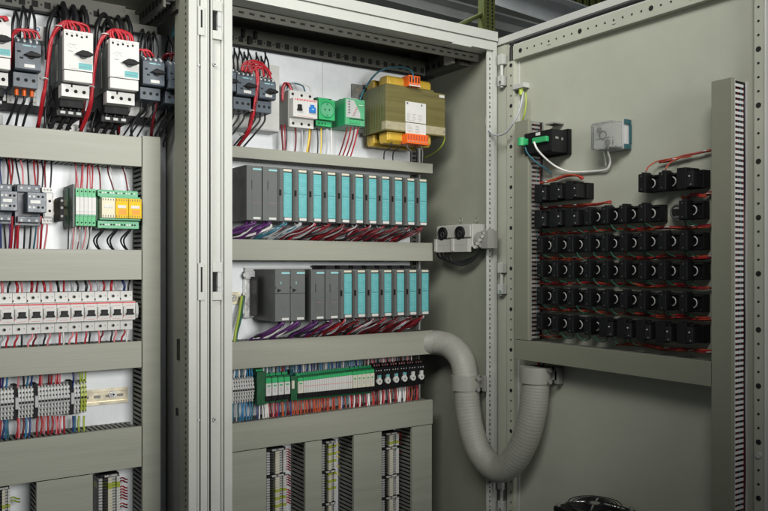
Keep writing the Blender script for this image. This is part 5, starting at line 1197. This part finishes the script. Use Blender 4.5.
mb = MB(); q = D(560, 126, 1.39); mb.box(1.37, XD-.0005, q.y-.004, q.y+.03, q.z+.004, q.z+.008, "mgrey"); solo(mb, "bracket", tuple(q), "thin grey bracket edge above the black controller", "bracket", None, .0006)

# switches: rear sides of the door's selector switches and push buttons
Zrow = (.170, .108, .0475, -.0115, -.0745, -.1365); Yc = lambda c: 1.336-.049*c
def switch_a(Y, Z, label):
    t = thing("selector_switch", (XD, Y, Z), label, "selector switch", "rear sides of switches on the door")
    mb = MB(); mb.box(1.378, XD-.0006, Y-.0225, Y+.0225, Z-.0175, Z+.0175, "black"); mb.box(1.372, 1.378, Y-.0205, Y-.017, Z-.0165, Z-.012, "blk2"); mb.box(1.374, 1.378, Y-.021, Y+.02, Z+.0125, Z+.0165, "blk2")
    mb.cyl((1.3765, Y-.0165, Z-.0135), (1.378, Y-.0165, Z-.0135), .0016, "mgrey", 8); mb.cyl((1.3765, Y-.0165, Z+.0135), (1.378, Y-.0165, Z+.0135), .0013, "mgrey", 8); mb.build("flange", t, .001)
    mb = MB(); mb.ring((1.3755, Y, Z), (1, 0, 0), .0092, .0014, "silver", 22, 6); mb.build("collar_ring", t)
    mb = MB(); mb.box(1.352, 1.378, Y-.002, Y+.015, Z-.0185, Z+.0190, "black"); mb.box(1.356, 1.378, Y+.002, Y+.0105, Z+.0190, Z+.0225, "blk2"); mb.cyl((1.3515, Y+.007, Z+.014), (1.352, Y+.007, Z+.014), .0018, "dgrey", 8); mb.cyl((1.3515, Y+.007, Z-.013), (1.352, Y+.007, Z-.013), .0018, "dgrey", 8)
    mb.build("contact_block", t, .0012)
    return t
def switch_b(Y, Z, label):
    t = thing("push_button", (XD, Y, Z), label, "push button", "rear sides of switches on the door")
    mb = MB(); mb.box(1.376, XD-.0006, Y-.0225, Y+.0225, Z-.018, Z+.0175, "black"); mb.build("flange", t, .001)
    mb = MB(); mb.box(1.350, 1.376, Y-.001, Y+.020, Z-.020, Z+.0225, "black"); mb.box(1.350, 1.376, Y-.016, Y-.002, Z-.017, Z+.014, "blk2"); mb.box(1.355, 1.376, Y-.014, Y-.004, Z+.014, Z+.020, "black"); mb.build("contact_block", t, .0012)
    mb = MB(); mb.cyl((1.3485, Y-.009, Z+.004), (1.350, Y-.009, Z+.004), .0015, "lgrey", 10); mb.cyl((1.3492, Y-.0115, Z-.012), (1.350, Y-.0115, Z-.012), .0012, "mgrey", 8); mb.build("lamp_pin", t)
    return t
rows = ("top", "second", "third", "fourth", "fifth", "lowest"); pa = pb = None
lay = {0: "BBB---AAB", 1: "BBBAAAA-A", 2: "A"*9, 3: "A"*9, 4: "A"*9, 5: "AAAABBBBB"}
for r_, s_ in lay.items():
    for c, ch in enumerate(s_):
        if ch == '-': continue
        Y, Z = Yc(c), Zrow[r_]
        lab = f"black {'selector switch with silver ring' if ch == 'A' else 'push button back'}, {rows[r_]} door row, {ORD[c]} column from the hinge side"
        if ch == 'A':
            if pa is None: pa = switch_a(Y, Z, lab)
            else: dup(pa, Vector((XD, Y+jit(.0012), Z+jit(.001)))-pa.location, lab)
        else:
            if pb is None: pb = switch_b(Y, Z, lab)
            else: dup(pb, Vector((XD, Y+jit(.0012), Z+jit(.001)))-pb.location, lab)
q = D(678, 212, 1.382); mb = MB(); mb.cyl((1.378, q.y, q.z), (XD-.0005, q.y, q.z), .0165, "mgrey", 24); mb.ring((1.378, q.y, q.z), (1, 0, 0), .013, .0025, "dgrey", 24, 6); mb.box(1.374, 1.38, q.y-.008, q.y+.008, q.z-.006, q.z+.006, "blk2")
solo(mb, "round_fitting", (XD, q.y, q.z), "round grey blank fitting in the second switch row near the long duct", "fitting")
# red harnesses and green jumpers
def harness(pts, n, lab, thick, mats, tieys):
    st = []
    for i in range(n):
        k0 = 0 if i < n*.5 else max(0, int(len(pts)*(i/n-.5)))
        st.append([Vector(p)+V(jit(thick), jit(.002), jit(thick*1.2)) for p in (pts[:len(pts)-k0] if k0 else pts)])
    st = [s_ for s_ in st if len(s_) > 1]
    return bundle("wire_harness", st, None, lab, "wire harness", "red harnesses between the switch rows", [(V(1.389, y, z), thick*2.4) for (y, z) in tieys], .0019, 5, mats)
yR = .900; yL = 1.369
MR = ["wrst", "wdred", "wred", "wrst"]
for r_ in range(6):
    z = Zrow[r_]-.0315; rn = rows[r_]
    if r_ == 5: z -= .004
    end = 1.14 if r_ in (1, 2, 3, 4, 5) else .98
    pr = [V(1.389, yR-.014, z+.0015)]+[V(1.389, yR+(end-yR)*k/6, z+.0022*math.sin(k*2.1+r_)) for k in range(1, 7)]
    if r_ == 0: end = 1.03
    harness(pr, 7, f"red harness under the {rn} switch row, entering the long slotted duct", .0026, MR, [(yR+.012+.049*k+jit(.006), z+.001) for k in range(3 if r_ else 2)])
    pl = [V(1.389, yL+.016, z), V(1.389, yL-.01, z)]+[V(1.389, yL-.01-(.20)*k/4, z+.002*math.sin(k*1.7+r_)) for k in range(1, 5)]
    if r_ == 5: pl = pl[:3]
    harness(pl, 6, f"red harness under the {rn} switch row, entering the short hinge-side duct", .0023, MR, [(yL-.012-.047*k, z+.001) for k in range(3 if r_ < 5 else 1)])
zt_ = Zrow[0]+.052
harness([V(1.389, yR-.014, zt_+.004), V(1.388, .93, zt_+.002), V(1.388, .97, zt_-.001), V(1.388, 1.0, zt_-.006), V(1.386, 1.03, zt_-.008)], 4, "red harness above the top switch row by the long duct", .002, MR, [(.925, zt_+.002), (.995, zt_-.006)])
harness([V(1.389, yL+.014, Zrow[0]+.030), V(1.389, 1.33, Zrow[0]+.034), V(1.388, 1.29, Zrow[0]+.040), V(1.386, 1.255, Zrow[0]+.036), V(1.384, 1.235, Zrow[0]+.028)], 5, "red harness above the top switch row by the hinge-side duct", .002, MR, [(1.355, Zrow[0]+.031)])
for (Y0, Z0) in ((1.045, Zrow[0]+.024), (.997, Zrow[0]+.024)):
    wire([V(1.36, Y0-.001, Z0), V(1.37, Y0-.002, Z0+.012), V(1.385, Y0-.012, Z0+.022), V(1.388, Y0-.04, Z0+.024)], .0015, "wrst", f"thin red wire arching from the {'first' if Y0 > 1.02 else 'second'} ringed switch of the top row", "red wire arches of the top row")
for r_ in range(1, 6):
    for c in range(9):
        if lay[r_][c] == '-' : continue
        Y, Z = Yc(c)+.006, Zrow[r_]
        if r_ < 5 and not (c in (2, 3, 4)) :
            wire([V(1.362, Y, Z-.019), V(1.372, Y-.004, Z-.026), V(1.384, Y-.010, Z-.031)], .0013, "wgrn", f"dark green wire dropping from the {rows[r_]} row's {ORD[c]} switch to its harness", "green wires of the switches")
            wire([V(1.362, Y+.004, Z-.019), V(1.372, Y+.008, Z-.026), V(1.384, Y+.014, Z-.031)], .0013, "wrst" if c % 2 else "wgrn", f"thin {'red' if c % 2 else 'green'} wire splaying behind the {rows[r_]} row's {ORD[c]} switch", "splayed wires of the switches")
        elif c < 8 and (r_ < 5 or c < 6):
            y1 = Y-.049
            wire([V(1.366, Y-.006, Z-.018), V(1.370, Y-.010, Z-.028), V(1.374, Y-.024, Z-.0345), V(1.372, y1+.010, Z-.029), V(1.366, y1+.006, Z-.018)], .0013, "wgrn", f"green jumper sagging under the {rows[r_]} row from its {ORD[c]} to {ORD[c+1]} switch", "green jumpers under the switches")
# fan unit low on the door
Xc_, Yc_ = 1.326, 1.15; zf = -.516; hw = .062
t = thing("fan_heater", (XD, Yc_, zf-.16), "black box heater low on the door with a round fan guard on top", "fan heater")
mb = MB(); mb.box(Xc_-hw, Xc_+hw, Yc_-hw, Yc_+hw, zf-.034, zf-.010, "black"); mb.box(Xc_-hw+.008, XD-.001, Yc_-hw+.008, Yc_+hw-.008, zf-.19, zf-.035, "blk2"); mb.build("housing", t, .002)
mb = MB()
for r0 in (.018, .026, .033, .040, .047, .056): mb.ring((Xc_, Yc_, zf), (0, 0, 1), r0, .0011, "blk2", 40, 5)
for k in range(4):
    a_ = math.pi*(k+.35)/4*2; mb.tube([V(Xc_+.020*math.cos(a_), Yc_+.020*math.sin(a_), zf+.0015), V(Xc_+.062*math.cos(a_), Yc_+.062*math.sin(a_), zf-.004)], .0022, "steel", 6, 1)
for sx in (-1, 1):
    for sy in (-1, 1): mb.cyl((Xc_+sx*.054, Yc_+sy*.054, zf-.010), (Xc_+sx*.054, Yc_+sy*.054, zf-.004), .005, "mgrey", 8)
mb.build("wire_guard", t)
mb = MB(); mb.cyl((Xc_, Yc_, zf-.009), (Xc_, Yc_, zf+.001), .021, "blk2", 20)
for k in range(7):
    a0 = 2*math.pi*k/7; r1 = .052
    c0, s0, c1, s1 = math.cos(a0), math.sin(a0), math.cos(a0+.55), math.sin(a0+.55); n0 = len(mb.v)
    mb.v += [(Xc_+.02*c0, Yc_+.02*s0, zf-.004), (Xc_+r1*c0, Yc_+r1*s0, zf-.004), (Xc_+r1*c1, Yc_+r1*s1, zf-.009), (Xc_+.02*c1, Yc_+.02*s1, zf-.009)]
    mb.face([n0, n0+1, n0+2, n0+3], "dgrey")
mb.build("rotor", t)
mb = MB(); mb.cyl((Xc_, Yc_, zf+.001), (Xc_, Yc_, zf+.0018), .011, "mgrey", 20); mb.build("hub_cap", t)

o = DENSE.build("thin_wires"); tag(o, "dense short coloured wires around the green terminal row and the upright terminal strips", "wires", None, "stuff")
